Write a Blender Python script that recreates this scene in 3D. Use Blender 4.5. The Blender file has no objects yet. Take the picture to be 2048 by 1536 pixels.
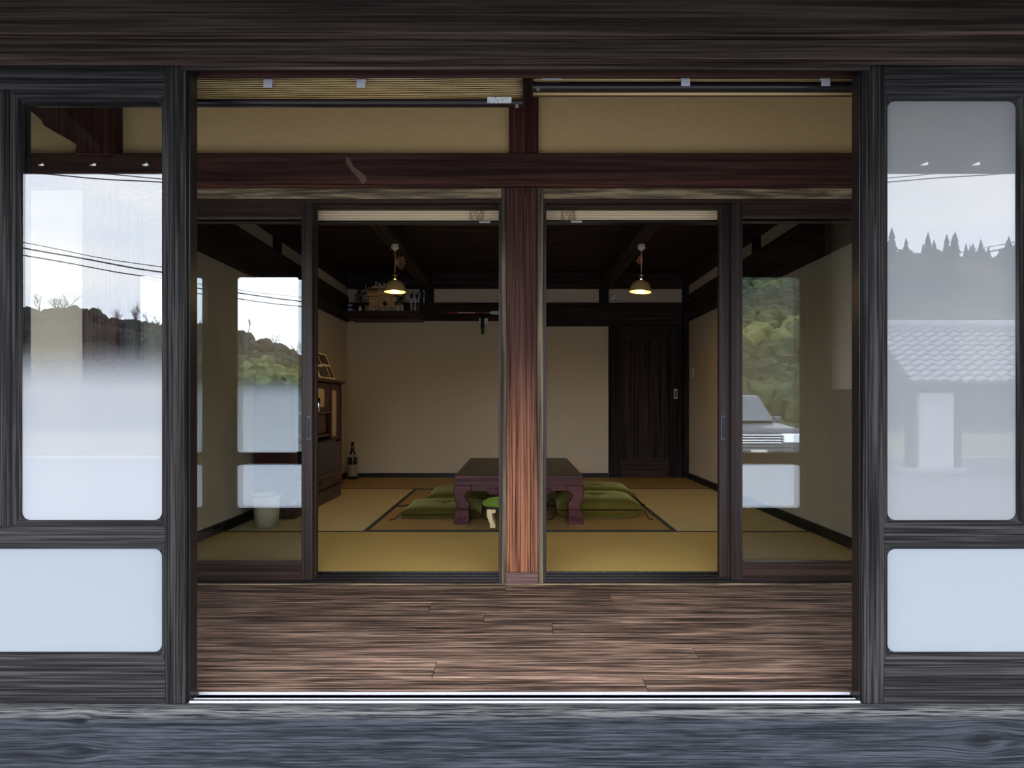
import bpy, math, random
from mathutils import Vector, Matrix
random.seed(7)
SC = bpy.context.scene
COL = SC.collection
# ------------------------------------------------------------------ camera
F, CX, CY, H = 1270.0, 1035.0, 808.0, 0.757        # focal length and vanishing point in pixels, eye height above the mats
cam = bpy.data.cameras.new('camera')
cam.sensor_width = 36.0
cam.lens = F / 2048 * 36
cam.shift_x = -(CX - 1024) / 2048
cam.shift_y = (CY - 768) / 2048
cam.clip_end = 500
co = bpy.data.objects.new('camera', cam); COL.objects.link(co)
co.location = (0, 0, H); co.rotation_euler = (math.pi / 2, 0, 0)
SC.camera = co
# ------------------------------------------------------------------ sky
SKY = 1.0
w = bpy.data.worlds.new('overcast_sky'); SC.world = w; w.use_nodes = True
nt = w.node_tree; nt.nodes.clear()
o_ = nt.nodes.new('ShaderNodeOutputWorld'); bg = nt.nodes.new('ShaderNodeBackground')
tc = nt.nodes.new('ShaderNodeTexCoord'); mp = nt.nodes.new('ShaderNodeMapping')
mp.inputs['Scale'].default_value = (1.6, 1.6, 4.5)
no = nt.nodes.new('ShaderNodeTexNoise'); no.inputs['Scale'].default_value = 1.7; no.inputs['Detail'].default_value = 5
no.inputs['Roughness'].default_value = .5
cr = nt.nodes.new('ShaderNodeValToRGB')
cr.color_ramp.elements[0].position = .36; cr.color_ramp.elements[0].color = (.70, .79, 1.0, 1)
cr.color_ramp.elements[1].position = .62; cr.color_ramp.elements[1].color = (.97, .99, 1.03, 1)
nt.links.new(tc.outputs['Generated'], mp.inputs['Vector']); nt.links.new(mp.outputs[0], no.inputs['Vector'])
nt.links.new(no.outputs[0], cr.inputs[0]); nt.links.new(cr.outputs[0], bg.inputs[0])
bg.inputs[1].default_value = SKY
nt.links.new(bg.outputs[0], o_.inputs[0])
# ------------------------------------------------------------------ exposure
vs = SC.view_settings
vs.view_transform = 'Standard'; vs.look = 'None'; vs.gamma = 1.0; vs.exposure = 3.43
vs.use_curve_mapping = False
SC.cycles.transparent_max_bounces = 20
SC.cycles.diffuse_bounces = 6
SC.cycles.max_bounces = 14
SC.cycles.sample_clamp_indirect = 4

# ================================================================== materials
MATS = {}
class N:
    def __init__(s, name):
        m = bpy.data.materials.new(name); m.use_nodes = True
        s.m = m; s.t = m.node_tree; s.t.nodes.clear()
        s.out = s.t.nodes.new('ShaderNodeOutputMaterial')
        MATS[name] = m
    def n(s, kind, **kw):
        x = s.t.nodes.new('ShaderNode' + kind)
        for k, v in kw.items():
            if k.startswith('_'): setattr(x, k[1:], v)
        return x
    def set(s, sock, v):
        if hasattr(v, 'is_linked') or isinstance(v, bpy.types.NodeSocket): s.t.links.new(v, sock)
        elif isinstance(v, (tuple, list)) and len(v) == 3 and sock.type == 'RGBA': sock.default_value = (*v, 1)
        else: sock.default_value = v
    def coord(s, kind='Object', scale=(1, 1, 1), rnd=True):
        c = s.n('TexCoord').outputs[kind]
        if rnd:
            oi = s.n('ObjectInfo').outputs['Random']
            mu = s.n('Math', _operation='MULTIPLY'); s.set(mu.inputs[0], oi); mu.inputs[1].default_value = 37.0
            ad = s.n('VectorMath', _operation='ADD'); s.set(ad.inputs[0], c)
            cmb = s.n('CombineXYZ')
            for i in range(3): s.set(cmb.inputs[i], mu.outputs[0])
            s.set(ad.inputs[1], cmb.outputs[0]); c = ad.outputs[0]
        mp = s.n('Mapping'); mp.inputs['Scale'].default_value = scale
        s.set(mp.inputs['Vector'], c)
        return mp.outputs[0]
    def noise(s, vec, scale=1, detail=4, rough=.55, dist=0):
        x = s.n('TexNoise'); s.set(x.inputs['Vector'], vec)
        x.inputs['Scale'].default_value = scale; x.inputs['Detail'].default_value = detail
        x.inputs['Roughness'].default_value = rough; x.inputs['Distortion'].default_value = dist
        return x.outputs[0]
    def ramp(s, fac, stops):
        x = s.n('ValToRGB'); e = x.color_ramp.elements
        while len(e) < len(stops): e.new(.5)
        for i, (p, c) in enumerate(stops):
            e[i].position = p; e[i].color = (*c, 1) if len(c) == 3 else c
        s.set(x.inputs[0], fac); return x.outputs[0]
    def mix(s, fac, a, b, mode='MIX'):
        x = s.n('Mix', _data_type='RGBA', _blend_type=mode)
        s.set(x.inputs[0], fac); s.set(x.inputs[6], a); s.set(x.inputs[7], b); return x.outputs[2]
    def mrange(s, v, a, b, c=0., d=1., smooth=False):
        x = s.n('MapRange', _interpolation_type='SMOOTHSTEP' if smooth else 'LINEAR')
        s.set(x.inputs[0], v)
        for i, q in enumerate((a, b, c, d)): x.inputs[1 + i].default_value = q
        return x.outputs[0]
    def math(s, op, a, b=0.):
        x = s.n('Math', _operation=op); s.set(x.inputs[0], a); s.set(x.inputs[1], b); return x.outputs[0]
    def xyz(s, kind='Object'):
        x = s.n('SeparateXYZ'); s.set(x.inputs[0], s.n('TexCoord').outputs[kind]); return x.outputs
    def bump(s, h, strength=.4, dist=.002):
        x = s.n('Bump'); x.inputs['Strength'].default_value = strength; x.inputs['Distance'].default_value = dist
        s.set(x.inputs['Height'], h); return x.outputs[0]
    def bsdf(s, color, rough=.6, metal=0., normal=None, spec=.5, **kw):
        x = s.n('BsdfPrincipled')
        s.set(x.inputs['Base Color'], color); s.set(x.inputs['Roughness'], rough); s.set(x.inputs['Metallic'], metal)
        s.set(x.inputs['Specular IOR Level'], spec)
        if normal is not None: s.set(x.inputs['Normal'], normal)
        for k, v in kw.items(): s.set(x.inputs[k.replace('_', ' ')], v)
        return x.outputs[0]
    def done(s, sh):
        s.t.links.new(sh, s.out.inputs['Surface']); return s.m

def plain(name, c, rough=.6, metal=0., var=.15, scale=12., spec=.4, bump=0.):
    a = N(name); v = a.coord(scale=(scale,) * 3)
    f = a.noise(v, 1, 3)
    col = a.mix(f, tuple(q * (1 - var) for q in c), tuple(q * (1 + var) for q in c))
    nm = a.bump(a.noise(v, 8, 4), bump, .002) if bump else None
    return a.done(a.bsdf(col, rough, metal, nm, spec))

def wood(name, dark, mid, light, axis='x', fine=150., along=2.5, bump=.5, rough=.75, spec=.3, blotch=.5, bl_scale=3.,
         contrast=(.41, .59), wear=None, knots=()):
    """streaky timber with raised grain along one axis; wear = (axis index, from, to, colour, amount) adds a weathered zone"""
    a = N(name)
    sc = {'x': (along, fine, fine), 'y': (fine, along, fine), 'z': (fine, fine, along)}[axis]
    base = a.coord()
    kd = None
    for (kx, kz, kr) in knots:                        # grain swells around each knot, its core is dark
        o3 = a.xyz()
        dx = a.math('DIVIDE', a.math('SUBTRACT', o3[0], kx), kr * 2.2); dz = a.math('DIVIDE', a.math('SUBTRACT', o3[2], kz), kr)
        d2 = a.math('ADD', a.math('MULTIPLY', dx, dx), a.math('MULTIPLY', dz, dz))
        e = a.math('EXPONENT', a.math('MULTIPLY', d2, -1.))
        sg = a.math('MULTIPLY', a.math('MULTIPLY', e, dz), kr * .8)
        cb = a.n('CombineXYZ'); a.set(cb.inputs[2], sg); a.set(cb.inputs[0], a.math('MULTIPLY', e, kr * 3))
        ad = a.n('VectorMath', _operation='SUBTRACT'); a.set(ad.inputs[0], base); a.set(ad.inputs[1], cb.outputs[0]); base = ad.outputs[0]
        core = a.mrange(d2, .02, .45, 1., 0., True)
        kd = core if kd is None else a.math('MAXIMUM', kd, core)
    mp = a.n('Mapping'); mp.inputs['Scale'].default_value = sc; a.set(mp.inputs['Vector'], base)
    mp2 = a.n('Mapping'); mp2.inputs['Scale'].default_value = tuple(q * .36 for q in sc); a.set(mp2.inputs['Vector'], base)
    f1 = a.noise(mp.outputs[0], 1, 3, .6, .4)
    f2 = a.noise(mp2.outputs[0], 1, 5, .6, .8)
    g = a.math('ADD', a.math('MULTIPLY', f1, .62), a.math('MULTIPLY', f2, .38))
    col = a.ramp(g, [(contrast[0], dark), (.5, mid), (contrast[1], light)])
    bs = {'x': (.5, 2.2, 2.2), 'y': (2.2, .5, 2.2), 'z': (2.2, 2.2, .5)}[axis]
    mp3 = a.n('Mapping'); mp3.inputs['Scale'].default_value = tuple(q * bl_scale for q in bs); a.set(mp3.inputs['Vector'], base)
    b = a.noise(mp3.outputs[0], 1, 4, .55, .6)
    col = a.mix(a.mrange(b, .35, .65, 0, blotch), col, a.mix(.6, col, dark))
    if kd is not None: col = a.mix(a.math('MULTIPLY', kd, .55), col, tuple(q * .7 for q in dark))
    if wear:
        ax, z0, z1, c2, amt = wear
        zz = a.xyz()[ax]
        wv = a.math('MULTIPLY', a.mrange(zz, z0, z1, 0, 1, True), a.mrange(g, .44, .57, .0, amt))
        col = a.mix(wv, col, c2)
    nm = a.bump(g, bump, .003)
    return a.done(a.bsdf(col, rough, 0, nm, spec))

X_ = lambda px, Y: (px - CX) * Y / F
# -- outside timber
wood('timber_beam', (0.0086, 0.0059, 0.0047), (0.0226, 0.016, 0.0129), (0.039, 0.0281, 0.0226), 'x', 150, 2.0, .7, .8, .06, .6, wear=(2, .0045, .0005, (.075, .048, .037), .8),
     knots=((X_(358, 1.533), .297, .022), (X_(1900, 1.533), .315, .026), (X_(1030, 1.533), .20, .02)))
wood('timber_h', (0.0047, 0.0044, 0.0043), (0.014, 0.0133, 0.0131), (0.0335, 0.032, 0.0312), 'x', 220, 2.5, .9, .85, .06, .4)
wood('timber_v', (0.0033, 0.003, 0.0029), (0.0111, 0.0104, 0.0099), (0.0328, 0.0304, 0.0289), 'z', 220, 2.5, .9, .85, .06, .4)
wood('timber_sill', (0.0066, 0.0073, 0.0086), (0.0172, 0.0191, 0.0228), (0.0351, 0.0386, 0.0452), 'x', 270, 8.0, .8, .85, .06, .4, 9.,
     wear=(2, .318, .345, (.10, .097, .087), .8), knots=((X_(160, 1.575), .325, .018), (X_(150, 1.575), .245, .028), (X_(1960, 1.575), .275, .035)))
wood('head_rail', (0.0062, 0.0043, 0.0035), (0.0234, 0.0156, 0.0117), (0.0702, 0.0468, 0.0328), 'x', 160, 1.5, .4, .6, .2, .4)
wood('head_red', (0.0172, 0.0074, 0.0059), (0.0328, 0.014, 0.0105), (0.0484, 0.0218, 0.0164), 'x', 120, 1.5, .25, .7, .1, .4)
# -- inner timber
wood('red_beam', (0.0218, 0.009, 0.0066), (0.0468, 0.0203, 0.0144), (0.0718, 0.0312, 0.0218), 'x', 70, 1.6, .25, .7, .1, .6,
     wear=(2, .03, .0, (.115, .038, .023), .8), knots=((X_(463, 2.69) + .6675, .028, .008), (X_(1380, 2.69) + .6675, .035, .01), (X_(605, 2.69) + .6675, .08, .006)))
wood('red_post', (0.0203, 0.0078, 0.0055), (0.0546, 0.0242, 0.0179), (0.0936, 0.0445, 0.0328), 'z', 230, 2.2, 1., .7, .1, .5,
     wear=(2, 1.10, .30, (.27, .105, .05), .95))
wood('red_strut', (0.0172, 0.0051, 0.0035), (0.0429, 0.0133, 0.0086), (0.078, 0.025, 0.0148), 'z', 100, 1.6, .3, .65, .15, .6)
wood('post_base', (0.0546, 0.0289, 0.025), (0.1014, 0.0546, 0.0468), (0.1482, 0.0858, 0.0733), 'x', 120, 3.0, .4, .7, .2, .4)
wood('old_kamoi', (0.0663, 0.0484, 0.0281), (0.2106, 0.1521, 0.0897), (0.4056, 0.3042, 0.1833), 'x', 90, 5.0, .4, .8, .1, .8, 5.)
wood('old_jamb', (0.0234, 0.0179, 0.0109), (0.0819, 0.0624, 0.039), (0.1716, 0.1365, 0.0897), 'z', 110, 2.0, .4, .8, .1, .85, 3.)
wood('plank', (0.0203, 0.0129, 0.0094), (0.1209, 0.0733, 0.0507), (0.3354, 0.2145, 0.1482), 'x', 100, 4.0, .8, .66, .18, .65, 5.)
wood('sash_v', (0.0156, 0.0098, 0.0076), (0.0281, 0.0172, 0.0137), (0.0429, 0.0273, 0.0218), 'z', 90, .8, .05, .5, .2, .2)
wood('sash_h', (0.0156, 0.009, 0.0066), (0.0281, 0.0152, 0.0113), (0.0452, 0.0257, 0.0187), 'x', 90, 1.2, .05, .5, .2, .3)
wood('dark_x', (.020, .0125, .0108), (.038, .025, .0215), (.06, .040, .035), 'x', 60, 1.5, .2, .7, .1)
wood('dark_y', (.024, .017, .0145), (.048, .035, .030), (.075, .056, .047), 'y', 60, 1.5, .2, .7, .1)
wood('dark_z', (.006, .0052, .005), (.0165, .014, .013), (.034, .029, .027), 'z', 150, 1.5, .25, .7, .1)
wood('door_panel', (.010, .0068, .006), (.034, .023, .020), (.07, .048, .042), 'z', 170, 1.2, .25, .7, .1)
wood('rosewood', (.03, .0045, .006), (.065, .011, .0135), (.10, .02, .023), 'x', 40, 2, .05, .28, .3)
wood('table_top', (.014, .0115, .007), (.024, .020, .0125), (.036, .030, .019), 'y', 40, 2, .03, .35, .3)
wood('cab_red', (.03, .006, .0045), (.065, .013, .0095), (.10, .022, .015), 'z', 60, 2, .05, .4, .4)
wood('cab_brown', (.035, .016, .011), (.075, .037, .026), (.12, .064, .045), 'y', 80, 2, .05, .45, .4)
wood('shrine_wood', (.50, .27, .10), (.68, .42, .18), (.80, .55, .28), 'x', 60, 3, .1, .6, .3)
wood('shelf_wood', (.022, .009, .007), (.042, .0175, .013), (.065, .03, .022), 'x', 60, 2, .1, .5, .3)
wood('pale_wood', (.5, .36, .18), (.62, .47, .26), (.7, .55, .33), 'z', 60, 3, .05, .5, .4)
wood('eave_wood', (.014, .010, .008), (.03, .021, .017), (.045, .032, .026), 'y', 40, 1.5, .1, .7, .1)
wood('reed', (0.246, 0.1558, 0.0492), (0.451, 0.3116, 0.123), (0.5904, 0.451, 0.2214), 'x', 200, 1.2, .1, .5, .3)
plain('reed_gap', (.045, .022, .007), .8)
plain('bronze_bar', (.012, .009, .009), .28, .3, .05, 3)
plain('track_metal', (.34, .34, .37), .45, .15, .04, 3)
plain('white_plastic', (0.4, 0.408, 0.424), .4, 0, .03)
plain('cord_white', (.72, .63, .47), .6, 0, .05)
plain('black_metal', (.008, .008, .009), .4, .2, .05)
plain('handle_grey', (.045, .046, .055), .35, .4, .05)
plain('chrome', (.6, .6, .62), .2, 1., .03)
plain('screw_steel', (.5, .47, .42), .3, .8, .05)
plain('black_plastic', (.008, .008, .0095), .35, 0, .05)
plain('brass_dull', (.62, .40, .15), .5, .2, .15, 14)
plain('brass_bright', (.55, .40, .18), .25, .9, .05)
plain('ceramic_white', (.62, .64, .68), .2, 0, .05)
plain('ceramic_blue', (.03, .05, .12), .25, 0, .1)
plain('paper_white', (.60, .57, .52), .8, 0, .06)
plain('cream_panel', (.52, .42, .27), .7, 0, .06)
plain('basket_cream', (.48, .43, .31), .7, 0, .1, 30)
plain('leaf_dark', (.012, .03, .012), .45, 0, .4, 30)
plain('bamboo_dark', (.006, .012, .006), .4, 0, .2)
plain('bamboo_green', (.02, .09, .03), .4, 0, .2)
plain('red_lacquer', (.40, .01, .02), .4, 0, .1)
plain('orange_clay', (.30, .09, .03), .6)
plain('copper_cord', (.62, .27, .13), .5, 0, .2, 40)
plain('beige_cord', (.55, .42, .28), .6)
plain('bottle_glass', (.012, .016, .010), .08, 0, .1, 8, .7)
plain('label_paper', (.30, .26, .20), .7, 0, .35, 60)
plain('photo_print', (.035, .024, .017), .3, 0, .95, 50)
plain('switch_white', (.55, .53, .47), .4)
plain('knot_tan', (.30, .18, .11), .6)
plain('scar_brown', (.12, .065, .045), .8, 0, .5, 60)
plain('cord_shade', (0.24, 0.184, 0.112), .7)
plain('cord_dark', (.006, .008, .004), .8)
plain('baseboard_black', (.006, .0055, .006), .5, 0, .2)
plain('car_paint', (.030, .034, .046), .22, .3, .05, 1, .8)
plain('car_glass', (.02, .026, .034), .04, 0, .05, 1, 1.)
plain('car_chrome', (.55, .58, .64), .12, 1., .03)
plain('car_black', (.006, .006, .007), .5)
plain('lamp_glass', (.7, .75, .8), .08, .3, .05)
plain('roof_tile', (.40, .41, .44), .45, 0, .12, 2)
plain('outer_plaster', (.62, .62, .63), .85, 0, .06)
plain('asphalt', (.20, .205, .215), .9, 0, .15, 2, .2, .3)
plain('concrete', (.42, .42, .43), .9, 0, .1, 1.5)
plain('pole_concrete', (.30, .30, .29), .8)
plain('wire_black', (.01, .01, .012), .5)
plain('grass_field', (.17, .155, .08), .95, 0, .45, .7)
plain('bark_grey', (.10, .085, .075), .9, 0, .3)
plain('conifer_green', (.030, .046, .036), .9, 0, .5, 1.)

def fabric(name, c, nap=.5):
    a = N(name); v = a.coord(scale=(9, 9, 9))
    f = a.noise(v, 1, 4, .6)
    col = a.mix(f, tuple(q * .55 for q in c), tuple(q * 1.45 for q in c))
    nm = a.bump(a.noise(a.coord(scale=(220,) * 3), 1, 2), .2, .001)
    return a.done(a.bsdf(col, .85, 0, nm, .15, Sheen_Weight=nap, Sheen_Roughness=.35, Sheen_Tint=(.6, .6, .2, 1)))
fabric('velvet_green', (0.0944, 0.0736, 0.0096))
fabric('velvet_dark', (0.06, 0.048, 0.0064))
fabric('stool_green', (.13, .21, .025))

def plaster(name, c, bump=.5, scale=70.):
    a = N(name); v = a.coord('Object', (1, 1, 1), False)
    n1 = a.noise(v, scale, 6, .65, .3); n2 = a.noise(v, 2.2, 3)
    n3 = a.noise(v, 9, 3, .5, 2.5)
    col = a.mix(n2, tuple(q * .93 for q in c), tuple(q * 1.07 for q in c))
    h = a.math('ADD', a.math('MULTIPLY', n1, .7), a.math('MULTIPLY', a.ramp(n3, [(.46, (0, 0, 0)), (.5, (1, 1, 1)), (.54, (0, 0, 0))]), .12))
    return a.done(a.bsdf(col, .9, 0, a.bump(h, bump, .004), .2))
plaster('plaster_ochre', (0.504, 0.3276, 0.1428), 1.)
plaster('plaster_cream', (.56, .46, .335), .12)

def tatami(name, c, axis):
    a = N(name)
    sc = (3, 320, 3) if axis == 'x' else (320, 3, 3)
    f = a.noise(a.coord(scale=sc), 1, 3); b = a.noise(a.coord(scale=(3, 3, 3)), 1, 3)
    col = a.mix(f, tuple(q * .86 for q in c), tuple(q * 1.14 for q in c))
    col = a.mix(a.mrange(b, .3, .7, 0, .35), col, tuple(q * .82 for q in c))
    return a.done(a.bsdf(col, .55, 0, a.bump(f, .25, .001), .35))
tatami('tatami_cross', (0.5208, 0.3528, 0.105), 'x')
tatami('tatami_along', (0.6216, 0.4788, 0.2268), 'y')  # same straw; sheen of the turned weave painted in as a lighter colour
tatami('tatami_shaded', (0.378, 0.2268, 0.0714), 'x')  # same straw again, its duller, dimmer look deeper in painted as darker colour

a = N('mat_border')                                  # woven dark green edging with pale dots
x = a.xyz('Object')
wv = a.math('SINE', a.math('MULTIPLY', x[0], 150.)); wy = a.math('SINE', a.math('MULTIPLY', x[1], 170.))
m_ = a.math('GREATER_THAN', a.math('MULTIPLY', wv, wy), .45)
a.done(a.bsdf(a.mix(m_, (.006, .016, .012), (.12, .15, .11)), .8))

def pane(name, frost=None, refl=.055, tint=(.93, .95, .95), fcol=(.30, .32, .34), trans=.62, const=None):
    """sheet glass; frost = (z clear, z frosted) of a frosted zone fading in downwards, const = all over"""
    a = N(name)
    lw = a.n('LayerWeight'); lw.inputs['Blend'].default_value = .5
    fz = a.math('ADD', refl, a.math('MULTIPLY', a.math('POWER', lw.outputs['Facing'], 4.), .55))
    tr = a.n('BsdfTransparent'); a.set(tr.inputs[0], tint)
    body = tr.outputs[0]
    if frost or const:
        d = a.n('BsdfDiffuse'); a.set(d.inputs[0], fcol)
        t = a.n('BsdfTranslucent'); a.set(t.inputs[0], (.90, .94, 1.0))
        ms = a.n('MixShader'); ms.inputs[0].default_value = trans
        a.set(ms.inputs[1], d.outputs[0]); a.set(ms.inputs[2], t.outputs[0])
        mx = a.n('MixShader')
        if frost:
            z = a.xyz()[2]
            nz = a.noise(a.coord(scale=(260, 260, 260), rnd=False), 1, 3)
            z = a.math('ADD', z, a.math('MULTIPLY', a.math('SUBTRACT', nz, .5), .022))
            fr = a.mrange(z, frost[0], frost[1], 0, .96, True)
        else:
            fr = const
        front = a.math('SUBTRACT', 1., a.n('NewGeometry').outputs['Backfacing'])      # the etched face counts once per sheet
        a.set(mx.inputs[0], a.math('MULTIPLY', front, fr))
        a.set(mx.inputs[1], body); a.set(mx.inputs[2], ms.outputs[0]); body = mx.outputs[0]
    gl = a.n('BsdfGlossy'); gl.inputs['Roughness'].default_value = 0.0; a.set(gl.inputs[0], (1, 1, 1))
    m2 = a.n('MixShader'); a.set(m2.inputs[0], fz); a.set(m2.inputs[1], body); a.set(m2.inputs[2], gl.outputs[0])
    return a.done(m2.outputs[0])
pane('glass_clear', None, .043)
pane('glass_sash', None, .080, (.92, .94, .94))
pane('glass_fade', (.915, .775), .043, fcol=(.41, .42, .44))
pane('glass_film', None, .043, fcol=(.29, .30, .305), const=.82)
pane('glass_frost', None, .02, fcol=(.32, .36, .385), const=1.0)

a = N('bulb'); e = a.n('Emission'); e.inputs[0].default_value = (1, .72, .33, 1); e.inputs[1].default_value = 20.
a.done(e.outputs[0])
a = N('label_print'); v = a.coord(scale=(700, 700, 420), rnd=False); f = a.noise(v, 1, 1)
a.done(a.bsdf(a.ramp(f, [(.42, (.10, .10, .10)), (.5, (.62, .62, .60))]), .5))
a = N('forest')
p = a.coord(scale=(1, 1, 1), rnd=False)
f1 = a.noise(p, .09, 3, .5); f2 = a.noise(p, 2.2, 4, .7)
c1 = a.ramp(f1, [(.30, (.060, .055, .046)), (.42, (.036, .045, .030)), (.52, (.060, .075, .036)), (.60, (.15, .155, .06)), (.72, (.05, .062, .035))])
gx = a.n('SeparateXYZ'); a.set(gx.inputs[0], a.n('NewGeometry').outputs['Position'])
c1 = a.mix(a.mrange(gx.outputs[0], -24, -34, 0, .8), c1, (.052, .050, .047))          # leafless oak wood on the lower spur
a.done(a.bsdf(a.mix(a.mrange(f2, .3, .7), a.mix(.65, c1, (.012, .018, .014)), c1), .9, 0, None, .1))

# ================================================================== mesh helpers
class MB:
    def __init__(s): s.v = []; s.f = []; s.mi = []
    def face(s, idx): s.f.append(idx)
    def box(s, x0, x1, y0, y1, z0, z1):
        b = len(s.v)
        s.v += [(x, y, z) for z in (z0, z1) for y in (y0, y1) for x in (x0, x1)]
        for q in ((0, 2, 3, 1), (4, 5, 7, 6), (0, 1, 5, 4), (2, 6, 7, 3), (0, 4, 6, 2), (1, 3, 7, 5)):
            s.f.append([b + i for i in q])
        return s
    def hexa(s, pts):
        b = len(s.v); s.v += [tuple(p) for p in pts]
        for q in ((0, 2, 3, 1), (4, 5, 7, 6), (0, 1, 5, 4), (2, 6, 7, 3), (0, 4, 6, 2), (1, 3, 7, 5)):
            s.f.append([b + i for i in q])
        return s
    def prism(s, pts, axis, a0, a1):
        """extrude a polygon: axis 'y' takes (x, z) points, 'x' takes (y, z), 'z' takes (x, y)"""
        b = len(s.v); n = len(pts)
        for q in (a0, a1):
            for (u, v) in pts:
                s.v.append({'y': (u, q, v), 'x': (q, u, v), 'z': (u, v, q)}[axis])
        s.f.append(list(range(b, b + n))); s.f.append(list(range(b + 2 * n - 1, b + n - 1, -1)))
        for i in range(n):
            j = (i + 1) % n
            s.f.append([b + i, b + n + i, b + n + j, b + j])
        return s
    def lathe(s, prof, c=(0, 0, 0), n=24, tilt=None):
        b = len(s.v); k = len(prof)
        for i in range(n):
            t = 2 * math.pi * i / n
            for (r, z) in prof:
                p = Vector((r * math.cos(t), r * math.sin(t), z))
                if tilt: p = tilt @ p
                s.v.append((p.x + c[0], p.y + c[1], p.z + c[2]))
        for i in range(n):
            j = (i + 1) % n
            for q in range(k - 1):
                s.f.append([b + i * k + q, b + j * k + q, b + j * k + q + 1, b + i * k + q + 1])
        return s
    def tube(s, pts, r, n=8):
        pts = [Vector(p) for p in pts]; b = len(s.v); m = len(pts)
        for i, p in enumerate(pts):
            d = (pts[min(i + 1, m - 1)] - pts[max(i - 1, 0)]).normalized()
            up = Vector((0, 0, 1)) if abs(d.z) < .9 else Vector((1, 0, 0))
            u = d.cross(up).normalized(); v = d.cross(u)
            rr = r[i] if isinstance(r, (list, tuple)) else r
            for k in range(n):
                t = 2 * math.pi * k / n
                s.v.append(tuple(p + u * math.cos(t) * rr + v * math.sin(t) * rr))
        for i in range(m - 1):
            for k in range(n):
                l = (k + 1) % n
                s.f.append([b + i * n + k, b + i * n + l, b + (i + 1) * n + l, b + (i + 1) * n + k])
        s.f.append([b + k for k in range(n)][::-1]); s.f.append([b + (m - 1) * n + k for k in range(n)])
        return s
    def grid(s, fn, nu, nv):
        b = len(s.v)
        for j in range(nv + 1):
            for i in range(nu + 1): s.v.append(tuple(fn(i / nu, j / nv)))
        for j in range(nv):
            for i in range(nu):
                q = b + j * (nu + 1) + i
                s.f.append([q, q + 1, q + nu + 2, q + nu + 1])
        return s
    def turn(s, ang, c):
        R = Matrix.Rotation(ang, 3, 'Z'); c = Vector(c)
        s.v = [tuple(R @ (Vector(p) - c) + c) for p in s.v]; return s

ORG = {}
def tag(o, label=None, cat=None, group=None, kind=None):
    if label: o['label'] = label
    if cat: o['category'] = cat
    if group: o['group'] = group
    if kind: o['kind'] = kind
    return o
def empty(name, loc, label, cat, group=None, kind=None):
    o = bpy.data.objects.new(name, None); COL.objects.link(o); o.location = loc; o.empty_display_size = .05
    ORG[o.name] = Vector(loc)
    return tag(o, label, cat, group, kind)
def obj(name, mb, mat, parent=None, bev=0., smooth=False, seg=2, label=None):
    """one mesh object from world-space geometry; its origin is its root's base, or the base of its own box"""
    if parent is not None: org = ORG[parent.name]
    else:
        xs, ys, zs = zip(*mb.v); org = Vector(((min(xs) + max(xs)) / 2, (min(ys) + max(ys)) / 2, min(zs)))
    me = bpy.data.meshes.new(name)
    me.from_pydata([(p[0] - org.x, p[1] - org.y, p[2] - org.z) for p in mb.v], [], mb.f)
    me.validate(); me.update()
    if isinstance(mat, str): me.materials.append(MATS[mat])
    import bmesh
    bm = bmesh.new(); bm.from_mesh(me); bmesh.ops.recalc_face_normals(bm, faces=bm.faces); bm.to_mesh(me); bm.free()
    if smooth:
        for p in me.polygons: p.use_smooth = True
    o = bpy.data.objects.new(name, me); COL.objects.link(o)
    ORG[o.name] = org
    if parent is None: o.location = org
    else: o.parent = parent
    if bev:
        m = o.modifiers.new('edge', 'BEVEL'); m.width = bev; m.segments = seg; m.limit_method = 'ANGLE'
    if label: o['label'] = label
    return o
def bx(name, x0, x1, y0, y1, z0, z1, mat, parent=None, bev=0., label=None):
    return obj(name, MB().box(x0, x1, y0, y1, z0, z1), mat, parent, bev, label=label)
def struct(o, label, cat): return tag(o, label, cat, kind='structure')
def X(px, Y): return (px - CX) * Y / F
def Z(py, Y): return H - (py - CY) * Y / F

# ================================================================== facade: sill, beams, head rails
struct(bx('trim_1', -3.4, 3.4, 1.575, 1.66, -.352, 0, 'timber_sill', None, .008), 'weathered blue-grey timber sill running along the bottom', 'sill')
struct(obj('trim_2', MB().prism([(1.533, 1.654), (1.595, 1.654), (1.595, 1.70), (1.70, 1.70), (1.70, 2.3), (1.533, 2.3)], 'x', -3.4, 3.4), 'timber_beam', None, .004), 'thick dark brown beam along the very top', 'beam')
struct(bx('trim_3', -3.4, 3.4, 1.56, 1.592, 1.6046, 1.654, 'timber_beam', None, .003), 'thinner dark brown beam directly below the thick top beam', 'beam')
struct(bx('trim_4', -.845, .885, 1.592, 1.604, 1.597, 1.66, 'head_rail', None, .002), 'brown head rail with a pale edge above the open doorway', 'head rail')
struct(bx('trim_5', -3.2, 1.86, 1.665, 1.676, 1.6156, 1.71, 'head_red', None, .002), 'reddish brown head board just above the reed blinds', 'head board')
tr = empty('trim_6', (0, 1.63, 0), 'pale aluminium door track on the sill in the open doorway', 'door track', kind='structure')
bx('track_plate', X_(372, 1.60) + .005, X_(1727, 1.60) - .005, 1.604, 1.66, -.006, .0, 'track_metal', tr)
for y in (1.607, 1.6555):
    bx('track_ridge', X_(372, 1.60) + .005, X_(1727, 1.60) - .005, y - .003, y + .003, 0, .006, 'track_metal', tr, .0015)
bx('track_ridge', X_(372, 1.60) + .005, X_(1727, 1.60) - .005, 1.626, 1.630, 0, .003, 'track_metal', tr, .001)

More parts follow.
